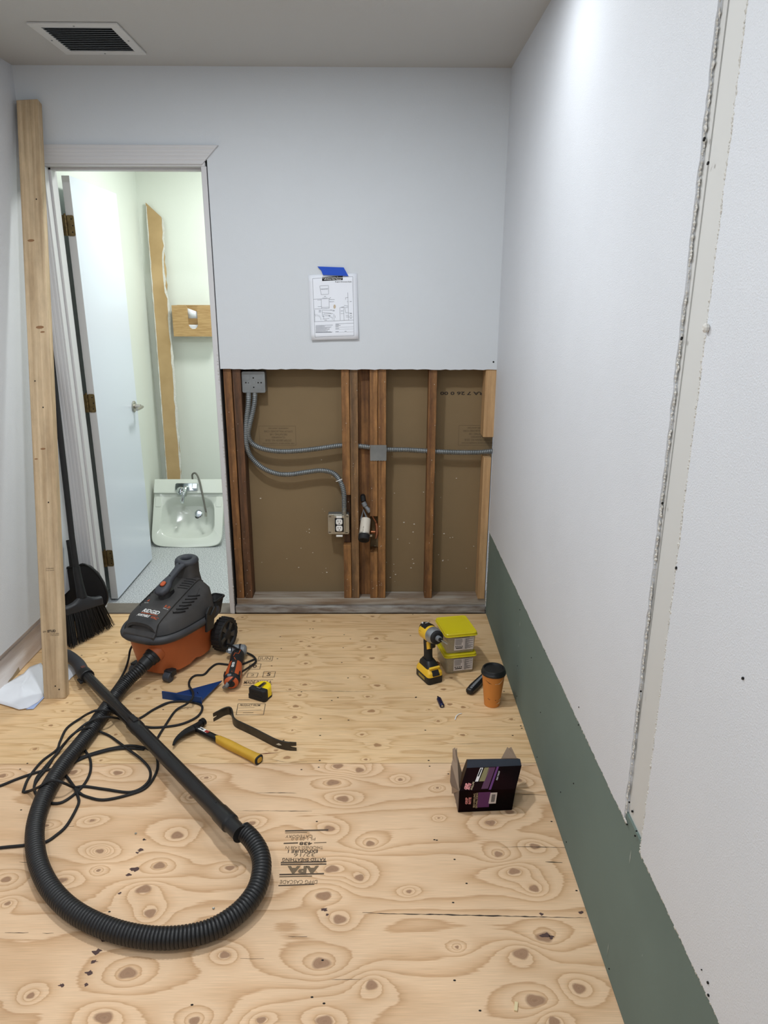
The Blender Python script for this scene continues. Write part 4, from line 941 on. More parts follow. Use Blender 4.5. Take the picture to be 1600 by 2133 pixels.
obj('clip', MB().tube([B(152, 1180, 3.20), B(148, 1150, 3.215), B(143, 1125, 3.235)], [.019, .018, .015], 10, flat=.8), M_blkdull, dpn, world=True)

# ================================================================== WET/DRY VACUUM
VO = Vector((-.918, 2.866, 0)); VTH = math.radians(21)
vac = thing('vacuum_cleaner', 'orange and black portable wet dry shop vacuum with ribbed black hose', 'vacuum', VO, 0)
vb = Vector((math.sin(VTH), math.cos(VTH), 0)); vr = Vector((math.cos(VTH), -math.sin(VTH), 0))
VM = Matrix(((vr.x, vb.x, 0, 0), (vr.y, vb.y, 0, 0), (0, 0, 1, 0), (0, 0, 0, 1)))   # local (r, b, z)
NV = 56
def plan(hw, f_, bk, z, e=2.6, taper=.12, lift=0.0):
    e += .4; hw *= .985
    """half width, front b, back b; teardrop"""
    out = []; cb = (f_+bk)/2; hb = (bk-f_)/2
    for j in range(NV):
        a = 2*pi*j/NV; c, s = math.cos(a), math.sin(a)
        x = abs(c)**(2/e)*(1 if c > 0 else -1); y = abs(s)**(2/e)*(1 if s > 0 else -1)
        k = 1+taper*y
        out.append((x*hw*k, cb+y*hb, z+lift*max(0, -y-.0)**2))
    return out
NV = 120
def scal(row): return [(x, y, z+(.010*max(0, math.sin(46*y+(1.5 if x > 0 else 0)))**.7*(1 if y > -.13 else .0)) if z < .045 else z) for x, y, z in row]
tank = [scal(plan(.116, -.150, .165, .020, 3)), scal(plan(.121, -.160, .170, .024, 3)), plan(.124, -.167, .173, .060, 3), plan(.132, -.182, .180, .12, 2.9), plan(.140, -.195, .186, .188, 2.8), plan(.145, -.200, .190, .192, 2.8), plan(.145, -.200, .190, .206, 2.8)]
obj('tank', MB().loft(tank, True, VM), M_orange, vac, smooth=40)
NV = 56
for k in range(4): obj('rib', MB().box((-.062+.02*k, -.156, .038), (.008, .010, .030), VM), M_orange, vac, bevel=.002)
rim = [plan(.146, -.203, .194, .184, 2.8), plan(.158, -.216, .204, .186, 2.8), plan(.166, -.224, .210, .196, 2.8), plan(.167, -.225, .211, .206, 2.8), plan(.162, -.219, .207, .217, 2.8), plan(.154, -.210, .200, .220, 2.8), plan(.150, -.206, .196, .217, 2.8), plan(.146, -.202, .192, .205, 2.8)]
obj('rim', MB().loft(rim, True, VM), M_lidr, vac, smooth=50)
obj('rim_groove', MB().tube([VM @ Vector(p) for p in plan(.1475, -.2035, .1935, .2185, 2.8)], .0032, 6, closed=True), M_hole, vac)
def lidz(x, y):
    yn = (y+.005)/.201; yn = max(-1, min(1, yn)); hw_ = .150*(1+.14*yn)*max(.02, 1-abs(yn)**4.4)**(1/3.1); xn = min(1, abs(x)/hw_)
    hb = .046+.096*max(0, min(1, (y+.205)/.34))**.95
    return .216+hb*(max(0, 1-xn**2.9))**.52*min(1, max(0, 1-yn**9)) if yn > 0 else .216+hb*(max(0, 1-xn**2.9))**.52
lr = []
for k in range(13):
    s = 1-k/12*.97; row = plan(.146, -.202, .192, 0, 2.8); lr.append([(x*s, .02+(y-.02)*s if k else y, 0) for x, y, z in row])
lr = [[(x, y, lidz(x, y) if k else .218) for x, y, z in row] for k, row in enumerate(lr)]
obj('lid', MB().loft(lr, True, VM), M_lid, vac, smooth=50)
# raised centre panel with its seams
def surf_patch(xf, y0, y1, off, nx=12, ny=20, M=VM):
    mb = MB(); vs = []; fs = []
    for j in range(ny+1):
        y = y0+(y1-y0)*j/ny; a, b2 = xf(y)
        for i in range(nx+1):
            x = a+(b2-a)*i/nx; vs.append((x, y, lidz(x, y)+off))
    for j in range(ny):
        for i in range(nx):
            q = j*(nx+1)+i; fs.append((q, q+1, q+nx+2, q+nx+1))
    n = len(vs); vs += [(x, y, z-off-.006) for x, y, z in vs]
    for j in range(ny):
        for i0 in (0, nx):
            q = j*(nx+1)+i0; fs.append((q, q+nx+1, q+nx+1+n, q+n))
    for i in range(nx):
        for j0 in (0, ny):
            q = j0*(nx+1)+i; fs.append((q, q+1, q+1+n, q+n))
    return mb.add(vs, fs, M)
obj('centre_panel', surf_patch(lambda y: (-.072-.02*max(0, -y-.05), .072+.02*max(0, -y-.05)), -.196, .16, .007), M_lid, vac, smooth=35)
obj('front_latch', MB().loft([[(x*1.0, -.2-.014, z) for x, z in ((-.078, .196), (.078, .196), (.078, .226), (-.078, .226))], [(x, -.190, z) for x, z in ((-.078, .196), (.078, .196), (.076, .240), (-.076, .240))]], True, VM), M_lid, vac, bevel=.004)
# vent slots
for k in range(6):
    y = -.075+k*.022
    for sx_ in (-1, 1):
        q = .010 if sx_ < 0 else 0
        a = spline([(sx_*(.088-q), y-.016, lidz(.088-q, y-.016)+.0016), (sx_*(.106-q), y+.004, lidz(.106-q, y+.004)+.0014), (sx_*(.118-q*2), y+.028, lidz(.118-q*2, y+.028)+.001)], 4); obj('vent_slot', MB().tube([VM @ Vector(p) for p in a], .0038 if sx_ > 0 else .0026, 6), M_hole, vac)
for k in range(5):
    y = .045+k*.016; obj('vent_slot', MB().tube([VM @ Vector((x, y+.2*(x-.05), lidz(x, y+.2*(x-.05))+.0062)) for x in (.022, .04, .058, .068)], .0028, 6), M_hole, vac)
obj('scoop', surf_patch(lambda y: (.080, .118-.25*abs(y-.02)), -.085, .09, .002, 6, 10), M_lid, vac, smooth=35)
def vtext(s, w_, h, x, y, mat, bold=0, shear=0.0, off=.0082):
    t = text_mb(s, h*1.35, w_, bold, shear)
    t.v = [VM @ Vector((x+v.x, y+v.y, lidz(x+v.x, y+v.y)+off)) for v in t.v]
    return obj('lettering', t, mat, vac, smooth=0)
vtext('RIDGID', .082, .021, .006, -.128, M_white, .0006, .2); vtext('PORTABLE', .062, .013, -.012, -.156, M_white, .0005, .3); vtext('VAC', .034, .013, .045, -.157, M_orange2, .0003, .3)
vtext('4', .010, .014, -.055, -.066, M_orange2, .0004); vtext('GALLON', .022, .005, -.055, -.080, M_white)
vtext('5.0', .026, .013, .055, -.082, M_orange2, .0004); vtext('PEAK HP', .024, .005, .056, -.095, M_white)
obj('stripe', surf_patch(lambda y: (-.035, .048), -.1425, -.1405, .0084, 4, 1), M_orange2, vac, smooth=0)
# handle: neck, switch pod, bar, ring and rear post
def sect(c, w_, h, ang=0, n=16, e=2.6):
    out = []
    for j in range(n):
        a = 2*pi*j/n; cc_, ss = math.cos(a), math.sin(a); x = abs(cc_)**(2/e)*(1 if cc_ > 0 else -1)*w_/2; z = abs(ss)**(2/e)*(1 if ss > 0 else -1)*h/2
        out.append((c[0]+x, c[1]+z*math.sin(ang), c[2]+z*math.cos(ang)))
    return out
neck_r = []
for z, w_, yf, yb in ((.262, .078, -.075, .045), (.290, .070, -.055, .04), (.318, .058, -.045, .03), (.345, .056, -.04, .02)):
    neck_r.append([(x, y, z) for x, y in rrect(w_, yb-yf, w_*.42, 5, 0, (yb+yf)/2)])
obj('neck', MB().loft(neck_r, True, VM), M_blk, vac, smooth=40)
bar = [sect((0, -.068, .345), .012, .014, -.4), sect((0, -.060, .347), .045, .030, -.4), sect((0, -.040, .353), .062, .036, -.45), sect((0, -.012, .365), .060, .036, -.45), sect((0, .008, .378), .040, .032, -.5), sect((0, .03, .386), .032, .028, -.5), sect((0, .075, .406), .032, .026, -.45), sect((0, .100, .417), .044, .026, -.3), sect((0, .112, .421), .060, .026, -.2)]
h1 = obj('handle', MB().loft(bar, True, VM), M_handle, vac, smooth=45)
ringc = Vector((0, .148, .424)); tor = []
rp = [VM @ (ringc+Vector((math.cos(a)*.037, math.sin(a)*.036, math.sin(a)*.002))) for a in [2*pi*k/28 for k in range(28)]]
obj('ring', MB().tube(rp, .0165, 12, closed=True, flat=1.0), M_handle, h1, smooth=50, world=False)
obj('ring_inside', MB().lathe([(.026, .385), (.026, .414)], 20, VM @ Matrix.Translation((0, .148, 0))), M_hole, h1)
obj('switch', MB().prism(rrect(.020, .028, .009, 4, 0, 0), 0, .008, VM @ Matrix.Translation((0, -.026, .376)) @ Matrix.Rotation(.38, 4, 'X')), M_orange2, h1, bevel=.002)
obj('switch_pit', MB().prism(rrect(.026, .034, .011, 4, 0, 0), 0, .0015, VM @ Matrix.Translation((0, -.027, .3765)) @ Matrix.Rotation(.38, 4, 'X')), M_hole, h1)
obj('pin_hole', disc_mb(VM @ Vector((0, .020, .3965)), .005, VM.to_3x3() @ Vector((0, -.5, .86)), 10), M_hole, h1); obj('pin_hole', disc_mb(VM @ Vector((0, .094, .4285)), .004, VM.to_3x3() @ Vector((0, -.35, .93)), 10), M_hole, h1)
post_r = []
for z, hw_, yf, yb in ((.285, .062, .085, .195), (.330, .056, .098, .190), (.370, .050, .106, .186), (.416, .050, .108, .186)):
    post_r.append([(x, y, z) for x, y in rrect(hw_*2, yb-yf, .028, 5, 0, (yb+yf)/2)])
obj('rear_post', MB().loft(post_r, True, VM), M_lid, vac, smooth=40)
# side latch, rear caddy
obj('latch', MB().prism([(.02, .155), (.075, .155), (.09, .225), (.075, .262), (.05, .262), (.03, .24)], .160, .172, VM @ YZX), M_blk, vac, bevel=.003)
obj('latch_flap', MB().prism([(.050, .225), (.085, .255), (.10, .245), (.09, .222)], .168, .178, VM @ YZX), M_blk, vac, bevel=.003)
cd = []
for z, hw_, l0, l1 in ((.180, .045, .175, .225), (.215, .052, .175, .235), (.252, .062, .172, .246)):
    cd.append([(x, y, z) for x, y in rrect(hw_, l1-l0, .015, 4, .155, (l0+l1)/2-.02)])
cd = [[(x*.9-.028, y-.006, z-.006) for x, y, z in q] for q in cd]
cdo = obj('accessory_caddy', MB().loft(cd, False, VM), M_blkdull, vac, smooth=40, solid=.004)
obj('caddy_rim', MB().tube([VM @ Vector((x*.9-.028, y-.006, .246)) for x, y in rrect(.066, .078, .016, 4, .155, .189)], .005, 8, closed=True), M_blk, cdo)
for sx_ in (-1, 1):
    wc = Vector((sx_*.161, .166, .079)); WM = VM @ Matrix.Translation(wc) @ Matrix.Rotation(sx_*pi/2, 4, 'Y')
    wh = obj('wheel', MB().lathe([(.054, -.026), (.072, -.025), (.0775, -.018), (.0775, .018), (.072, .025), (.060, .023), (.056, .014), (.03, .012), (.022, .022), (.012, .024), (.001, .024)], 36, WM), M_blkdull, vac, smooth=35)
    tr_ = MB()
    for k in range(24): tr_.box((.0775, 0, 0), (.004, .010, .042), WM @ Matrix.Rotation(2*pi*k/24, 4, 'Z'))
    obj('tread', tr_, M_blkdull, wh)
    sp_ = MB()
    for k in range(5): sp_.prism([(.020, -.006), (.056, -.014), (.056, .014), (.020, .006)], .014, .020, WM @ Matrix.Rotation(2*pi*k/5, 4, 'Z'))
    obj('spokes', sp_, pm('wheel_spoke', rgb(50, 52, 54), .5), wh)
obj('axle', MB().cyl(VM @ Vector((-.17, .172, .079)), VM @ Vector((.17, .172, .079)), .012, 12), M_blk, vac)
for x in (-.082, .092):
    cs = obj('caster', MB().cyl(VM @ Vector((x-.016, -.165, .021)), VM @ Vector((x+.016, -.165, .021)), .021, 20), M_handle, vac, bevel=.003)
    obj('caster_fork', MB().box((x, -.148, .034), (.04, .035, .028), VM), M_blk, cs, bevel=.003)
# hose port and hose
pc = VM @ Vector((.040, -.180, .122)); pdir = (F(262, 1424, .05)-(VO+pc)).normalized()
pw = pc+VO
obj('port', MB().tube([pc-pdir*.03, pc-pdir*.004, pc-pdir*.002], [.039, .039, .034], 28), M_orange, vac)
obj('hose_cuff', MB().tube([pc-pdir*.018, pc+pdir*.010, pc+pdir*.012, pc+pdir*.028, pc+pdir*.030, pc+pdir*.06], [.036, .036, .033, .033, .029, .028], 28), M_blk, vac)
hp = [tuple(pw+pdir*.045), tuple(pw+pdir*.085)]
for x, y, z in ((264, 1424, .052), (243, 1450, .033), (214, 1490, .029), (188, 1527, .029), (162, 1560, .029), (131, 1602, .029), (103, 1646, .029), (84, 1688, .029), (73, 1735, .029), (75, 1785, .029), (88, 1828, .029), (112, 1868, .029), (150, 1904, .029), (200, 1932, .029), (262, 1953, .029),
                (330, 1962, .029), (395, 1957, .030), (450, 1940, .032), (500, 1906, .038), (533, 1864, .046), (545, 1820, .056), (541, 1785, .066), (524, 1756, .076), (505, 1738, .083)):
    hp.append(tuple(F(x, y-8 if 1600 < y < 2000 else y-4, z)))
HP = spline(hp, 10)
HR = .0262
obj('hose', ribbed(HP, HR, .0010, .0098, 24), M_hose, vac, world=True, smooth=40)
# wand
wa, wb_ = F(178, 1405, .045), F(486, 1722, .088); wd = (wb_-wa).normalized(); wl = (wb_-wa).length
def wp(t): return wa+wd*(wl*t)
wand = obj('wand', MB().tube([wp(0), wp(.40), wp(.405), wp(.445), wp(.45), wp(.93), wp(.935), wp(.985), wp(.99)], [.0205, .0220, .0262, .0262, .0238, .0250, .0275, .0282, .022], 24), M_hose, vac, world=True, smooth=40)
sd = wd.cross(Vector((0, 0, 1))).normalized(); un = sd.cross(wd).normalized()
obj('ridge', MB().tube([wp(.03)+un*.0185, wp(.40)+un*.0197], .004, 8).tube([wp(.03)+sd*.017+un*.010, wp(.40)+sd*.018+un*.010], .003, 8).tube([wp(.46)+un*.0222, wp(.92)+un*.0232], .003, 8), M_hose, wand, world=True)
obj('lock_button', MB().box((0, 0, 0), (.020, .050, .012), frame(wp(.415)+un*.0255, sd, wd)), M_blkdull, wand, world=True, bevel=.003)
obj('end_cuff', MB().tube([wp(.985), wp(1.03), wp(1.035)], [.0235, .0235, .0255], 20), M_blk, wand, world=True)
e1, e2, e3 = F(165, 1385, .045), F(150, 1370, .042), F(140, 1365, .038)
el = spline([wp(.02), wa-wd*.03, e1, F(152, 1372, .042), F(143, 1365, .040), F(138, 1362, .034)], 5)
nE = len(el); obj('elbow', MB().tube(el, [.0275-.006*(i/nE)**1.2 for i in range(nE)], 18, flat=.95), pm('elbow_plastic', rgb(44, 46, 52), .6), wand, world=True)
obj('elbow_collar', MB().tube([wp(-.012), wp(.02), wp(.022)], [.0290, .0290, .0265], 20), M_blk, wand, world=True)
obj('clip_tab', MB().box((0, 0, 0), (.012, .040, .010), frame(wp(.02)-sd*-.0-un*.006+Vector((-.028, -.012, -.008)), sd, wd)), M_blkdull, wand, world=True, bevel=.002)
obj('worn_print', MB().box((0, 0, 0), (.016, .020, .0006), frame(wp(-.015)+un*.0290, sd, wd)), pm('worn_red', rgb(92, 52, 46), .6), wand, world=True)
# vacuum power cord
CR = .0046
def cord(pts, name, parent, mat=M_blkdull, r=CR):
    P = [F(p[0], p[1], (p[2] if len(p) > 2 else 0)+CR) for p in pts]
    return obj(name, MB().tube(resample(spline(P, 8), .008), r, 8), mat, parent, world=True)
cord([(286, 1330, .09), (272, 1352, .06), (268, 1372, .03), (262, 1392, .0), (252, 1412, 0), (240, 1430, 0), (225, 1450, .002)], 'power_cord', vac)

# ================================================================== OSCILLATING TOOL
ta, tb = F(481, 1425, .036), F(499, 1350, .042)
tool = thing('oscillating_tool', 'corded orange and grey oscillating multi tool with looped black cord', 'power tool', F(488, 1392, 0))
td_ = (tb-ta).normalized(); tL = (tb-ta).length; tsd = td_.cross(Vector((0, 0, 1))).normalized(); tu = tsd.cross(td_)
def tp_(t): return ta+td_*(tL*t)
def tring(t, rx, rz, n=20): return [tuple(tp_(t)+tsd*(math.cos(2*pi*j/n)*rx)+tu*(math.sin(2*pi*j/n)*rz)) for j in range(n)]
obj('rear_body', MB().loft([tring(0, .018, .016), tring(.03, .029, .027), tring(.15, .036, .033), tring(.34, .033, .031), tring(.52, .028, .028)]), M_orange2, tool, world=True, smooth=50)
obj('tail_grip', MB().loft([tring(-.01, .013, .012), tring(.02, .024, .022), tring(.05, .0315, .029), tring(.12, .0355, .0325)]), M_blkdull, tool, world=True, smooth=50)
obj('grip', MB().loft([tring(.48, .0285, .0285), tring(.55, .029, .029), tring(.70, .030, .030), tring(.80, .028, .030), tring(.84, .022, .024)]), M_blkdull, tool, world=True, smooth=50)
obj('top_stripe', MB().loft([[tuple(tp_(t)+tsd*x+tu*z) for x, z in ((-w_, zz-.006), (w_, zz-.006), (w_, zz+.0012), (-w_, zz+.0012))] for t, w_, zz in ((.10, .012, .031), (.25, .012, .0325), (.42, .011, .0305), (.50, .010, .0285))]), M_blk, tool, world=True)
hc = tp_(.93)
gh = obj('gear_head', MB().tube([hc-tsd*.032+Vector((0, 0, .002)), hc-tsd*.028, hc-tsd*.0, hc+tsd*.026, hc+tsd*.034], [.019, .027, .028, .026, .017], 22), M_greymid, tool, world=True)
obj('clamp_nut', MB().tube([hc-tsd*.046, hc-tsd*.034, hc-tsd*.034], [.015, .015, .024], 18), M_silver, gh, world=True)
obj('head_band', MB().tube([hc+tsd*.002, hc+tsd*.010], .0292, 22), M_blkdull, gh, world=True)
for s_ in (-1, 1):
    obj('vent_grille', MB().box((0, 0, 0), (.006, .030, .016), frame(tp_(.16)+tsd*(.031*s_)+tu*.016, tsd, td_)), M_blk, tool, world=True, bevel=.002)
obj('chevron', MB().tube([tp_(.60)+tu*.0292+tsd*-.010, tp_(.68)+tu*.030+tsd*-.006, tp_(.66)+tu*.0296+tsd*.010, tp_(.76)+tu*.030+tsd*.014], .0016, 6).tube([tp_(.44)+tu*.0292+tsd*.010, tp_(.50)+tu*.029+tsd*.002, tp_(.56)+tu*.0285+tsd*-.006], .0014, 6), M_orange2, tool, world=True)
obj('dial', MB().tube([tp_(.075)-tsd*.008+tu*.023, tp_(.075)-tsd*.008+tu*.031], .009, 14), M_greymid, tool, world=True)
t = text_mb('RIDGID', .014, .040, .0006); put(t, frame(tp_(.33)+tu*.0336+tsd*-.002, -td_, tsd)); obj('lettering', t, M_white, tool, smooth=0, world=True)
obj('cord_guard', MB().tube([tp_(.02)-tsd*.012+tu*.0, ta-td_*.012-tsd*.014, F(466, 1432, .012)], [.011, .009, .0065], 12), M_greymid, tool, world=True)
cord([(479, 1420, .05), (487, 1412, .055), (500, 1402, .03), (520, 1389, .006), (533, 1378, .003), (528, 1367, .003), (512, 1359, .012), (495, 1352, .07), (480, 1344, .05), (463, 1338, .004), (452, 1334, .0)], 'cord', tool)
cord([(531, 1373, .0), (519, 1378), (506, 1383), (488, 1386), (471, 1384), (452, 1383), (438, 1392), (425, 1405), (407, 1407), (396, 1416), (394, 1428, .012), (402, 1442, .036), (400, 1456, .036), (388, 1467, .012), (366, 1480), (345, 1510), (328, 1538), (321, 1560),
      (328, 1583), (326, 1608), (306, 1639), (273, 1654), (219, 1666), (186, 1661), (164, 1650), (142, 1621), (133, 1607), (142, 1593), (164, 1580), (200, 1567), (236, 1558), (270, 1553), (300, 1557), (312, 1562)], 'cord', tool)
cord([(300, 1561), (270, 1559), (236, 1561, .003), (184, 1575), (150, 1590), (118, 1600), (83, 1607), (40, 1621), (0, 1637), (-40, 1650)], 'cord', tool)
cord([(131, 1607), (142, 1622), (153, 1637, .004), (163, 1661), (162, 1678), (140, 1718), (118, 1739), (92, 1755), (50, 1761), (0, 1766), (-50, 1775)], 'cord', tool)
cord([(320, 1478), (346, 1465), (370, 1461), (395, 1462), (418, 1468), (421, 1478), (412, 1492), (390, 1504), (360, 1512), (310, 1515), (270, 1502), (249, 1497), (228, 1494, .045), (205, 1496, .058), (185, 1504, .058), (168, 1516, .05), (140, 1542, .006), (116, 1572), (98, 1600), (80, 1622), (71, 1640), (80, 1660), (103, 1672), (127, 1672), (153, 1656), (175, 1634), (188, 1608), (188, 1582), (178, 1564), (170, 1545)], 'cord', tool)
cord([(350, 1464), (320, 1478), (289, 1497), (262, 1500), (240, 1486, .02), (222, 1480, .055), (200, 1480, .058), (185, 1486, .05), (171, 1494, .006), (140, 1516), (125, 1545), (118, 1562), (87, 1586), (60, 1620), (50, 1644), (49, 1650), (60, 1648, .004), (80, 1640, .045), (100, 1628, .060), (118, 1626, .060), (135, 1632, .045), (155, 1640, .006), (175, 1638), (219, 1644), (273, 1650), (306, 1632, .004), (313, 1606), (295, 1582, .004), (263, 1558, .005), (230, 1534), (208, 1524, .008), (190, 1517, .045), (175, 1517, .060), (160, 1524, .058), (145, 1536, .05), (125, 1562, .008), (96, 1595), (77, 1619), (72, 1636)], 'cord', tool)

# ================================================================== SPEED SQUARE
sqa, sqb, sqc = F(339, 1455), F(421, 1467), F(463, 1425)
sq = thing('speed_square', 'blue metal triangular speed square lying under the black cord', 'square', (sqa+sqb)/2)
u = (sqb-sqa).normalized(); v = Vector((-u.y, u.x, 0)); Ls = (sqb-sqa).length
obj('fence', MB().box((0, 0, .017), (Ls, .006, .034), frame((sqa+sqb)/2, u, v)), M_blue, sq, world=True, bevel=.001)
tri = [(-Ls/2+.02, 0), (Ls/2, 0), ((sqc-(sqa+sqb)/2).dot(u), (sqc-(sqa+sqb)/2).dot(v))]
cen = (sum(p[0] for p in tri)/3, sum(p[1] for p in tri)/3); inn = [(cen[0]+(p[0]-cen[0])*(.02 if i != 1 else .3), cen[1]+(p[1]-cen[1])*(.02 if i != 1 else .3)) for i, p in enumerate(tri)]
FM = frame((sqa+sqb)/2, u, v)
pm_ = MB()
for k in range(3):
    j = (k+1) % 3; pm_.prism([tri[k], tri[j], inn[j], inn[k]], .013, .017, FM)
obj('plate', pm_, M_blue, sq, smooth=0, world=True)
mk = MB()
for k in range(22):
    a = Vector((*tri[0], 0)).lerp(Vector((*tri[2], 0)), (k+2)/26); n_ = Vector((tri[2][1]-tri[0][1], -(tri[2][0]-tri[0][0]), 0)).normalized()
    mk.add([tuple(FM @ Vector((a.x, a.y, .0174))), tuple(FM @ Vector((a.x+.0012, a.y, .0174))), tuple(FM @ (Vector((a.x, a.y, .0174))+n_*(.012 if k % 4 else .02)))], [(0, 1, 2)])
obj('marking', mk, M_bluedk, sq, smooth=0, world=True)
t = text_mb('EMPIRE', .013, .05, .0004); put(t, FM @ Matrix.Translation((.042, .016, .0175)) @ Matrix.Rotation(.12, 4, 'Z')); obj('lettering', t, pm('pale_ink', rgb(150, 176, 214), .6), sq, smooth=0, world=True)

# ================================================================== TAPE MEASURE
tmc = F(545, 1452, 0)
tm = thing('tape_measure', 'yellow and black tape measure with steel belt clip on top', 'tape measure', tmc, math.radians(-27))
body = [(-.035, -.026), (.030, -.026), (.036, -.018), (.036, .02), (.020, .040), (-.004, .047), (-.026, .038), (-.035, .018)]
obj('case', MB().prism(body, .003, .050), M_yel2, tm, bevel=.005)
obj('bumper', MB().prism([(-.040, -.032), (.034, -.032), (.040, -.024), (.040, -.008), (.034, -.004), (-.036, -.004), (-.040, -.010)], .0, .051), M_blkdull, tm, bevel=.005)
obj('base_band', MB().prism([(x*1.03, y*1.03) for x, y in body], .0, .010), M_blkdull, tm, bevel=.003)
obj('belt_clip', MB().prism([(-.008, -.020), (.010, -.020), (.008, .028), (-.006, .028)], .0525, .0545).box((.001, .026, .0515), (.012, .004, .004)), M_chrome, tm, bevel=.001)
obj('clip_slot', MB().prism(rrect(.005, .022, .002, 3, .001, .004), .0546, .0550), M_hole, tm)
obj('hook', MB().box((-.0405, -.026, .012), (.002, .012, .020)), M_steel2, tm)
for z in (.018, .034): obj('bumper_line', MB().box((0, -.0325, z), (.045, .0012, .003)), M_blk, tm)

# ================================================================== PRY BAR
pb2 = thing('pry_bar', 'dark flat steel pry bar with hooked end lying on its edge', 'pry bar', F(530, 1530, 0))
pth = spline([F(x, y, 0) for x, y in ((445, 1503), (455, 1497), (466, 1491), (476, 1488), (482, 1490), (485, 1497), (487, 1508), (493, 1515), (505, 1521), (530, 1533), (555, 1546), (575, 1556), (592, 1561), (606, 1563), (618, 1564))], 5)
def strip(P, wf, hf, z0f):
    rings = []; n = len(P)
    for i, p in enumerate(P):
        t_ = (P[min(i+1, n-1)]-P[max(i-1, 0)]).normalized(); s = Vector((-t_.y, t_.x, 0)); k = i/(n-1); w_ = wf(k)/2; z0 = z0f(k); h = hf(k)
        rings.append([tuple(p+s*w_+Vector((0, 0, z0))), tuple(p-s*w_+Vector((0, 0, z0))), tuple(p-s*w_+Vector((0, 0, z0+h))), tuple(p+s*w_+Vector((0, 0, z0+h)))])
    return MB().loft(rings)
n = len(pth); i0, i1 = 5, n-6
bw = lambda k: .0022+.0042*min(1, k*14, (1-k)*8)
bh = lambda k: .033+.004*(abs(k-.5)*2)**3
obj('bar', strip(pth[i0-1:i1+1], lambda k: .0062, lambda k: .034, lambda k: 0), M_iron, pb2, world=True, bevel=.0012)
for nm, sl_ in (('hook_claw', pth[:i0+1][::-1]), ('end_claw', pth[i1-1:])):
    obj(nm, strip(sl_, lambda k: .0062-.0045*k, lambda k: .0145+.0015*k-.003*k, lambda k: 0), M_iron, pb2, world=True)
    obj(nm, strip(sl_, lambda k: .0062-.0045*k, lambda k: .0155-.0008*k, lambda k: .0185+.003*k), M_iron, pb2, world=True)
nh = pth[i1-8]; obj('nail_slot', MB().prism([(-.012, -.0035), (.0, -.0045), (.012, 0), (0, .0045)], -.0004, .0004, frame(nh+Vector((-.0012, -.0034, .019)), (pth[i1-6]-pth[i1-10]), (0, 0, 1))), pm('slot_light', rgb(200, 190, 170), .8), pb2, world=True)

# ================================================================== HAMMER
hm = thing('hammer', 'black headed claw hammer with yellow grip lying on the plywood', 'hammer', F(450, 1545, 0))
ha, he = F(402, 1514, .016), F(541, 1583, .016); hd_ = (he-ha).normalized(); hL = (he-ha).length; hs_ = hd_.cross(Vector((0, 0, 1))).normalized(); hu = hs_.cross(hd_)
def hring(t, a, b2, n=16, e=2.8):
    out = []
    for j in range(n):
        q = 2*pi*j/n; c, s = math.cos(q), math.sin(q)
        out.append(tuple(ha+hd_*(hL*t)+hs_*(abs(c)**(2/e)*(1 if c > 0 else -1)*a)+hu*(abs(s)**(2/e)*(1 if s > 0 else -1)*b2)))
    return out
obj('shaft', MB().loft([hring(0, .015, .010), hring(.10, .012, .009), hring(.35, .0125, .010), hring(.42, .014, .012)]), M_hblk, hm, world=True, smooth=50)
obj('grip', MB().loft([hring(.36, .006, .011), hring(.40, .014, .0135), hring(.55, .0165, .015), hring(.75, .0155, .0145), hring(.92, .0165, .0150), hring(.97, .0185, .016), hring(.985, .0180, .0155)]), M_grip, hm, world=True, smooth=50)
obj('butt_cap', MB().loft([hring(.984, .0186, .0160), hring(.995, .0184, .0160), hring(1.0, .016, .014)]), M_blkdull, hm, world=True, smooth=50)
obj('butt_plate', MB().loft([hring(.999, .0115, .010), hring(1.003, .0110, .0095)]), M_grip, hm, world=True, smooth=50)
hf, hc_ = F(424, 1503, .018), F(362, 1548, .006)
hx = (hf-F(398, 1521, .018)).normalized()
head = obj('head', MB().tube([hf+hx*.002, hf-hx*.012, hf-hx*.014, hf-hx*.032, F(402, 1518, .018)], [.0150, .0155, .0120, .0125, .0145], 18), M_hblk, hm, world=True, smooth=45)
for dz in (.007, -.009):
    cl = spline([F(402, 1518, .018+dz*.6), F(388, 1524, .018+dz*.8), F(375, 1533, .016+dz), F(366, 1542, .014+dz), F(361, 1552, .012+dz)], 5); n = len(cl)
    obj('claw', MB().tube(cl, [.0145*(1-i/n)+.0030 for i in range(n)], 10, flat=.75), M_hblk, head, world=True)
lb = obj('label', MB().box((0, 0, 0), (.046, .014, .0008), frame(ha+hd_*(hL*.17)+hu*.0098, hd_, hs_*-1)), M_white, hm, world=True)
obj('label_red', MB().box((0, 0, 0), (.018, .012, .0008), frame(ha+hd_*(hL*.225)+hu*.0103, hd_, hs_*-1)), pm('label_red', rgb(150, 40, 34), .5), lb, world=True)
t = text_mb('ESTWING', .009, .024, .0006); put(t, frame(ha+hd_*(hL*.135)+hu*.0105, hd_, -hs_)); obj('lettering', t, M_hole, lb, smooth=0, world=True)

# ================================================================== IMPACT DRIVER
dth = math.radians(26)
idr = thing('impact_driver', 'yellow and black cordless impact driver standing on its battery', 'power tool', (.222, 2.70, 0), dth)
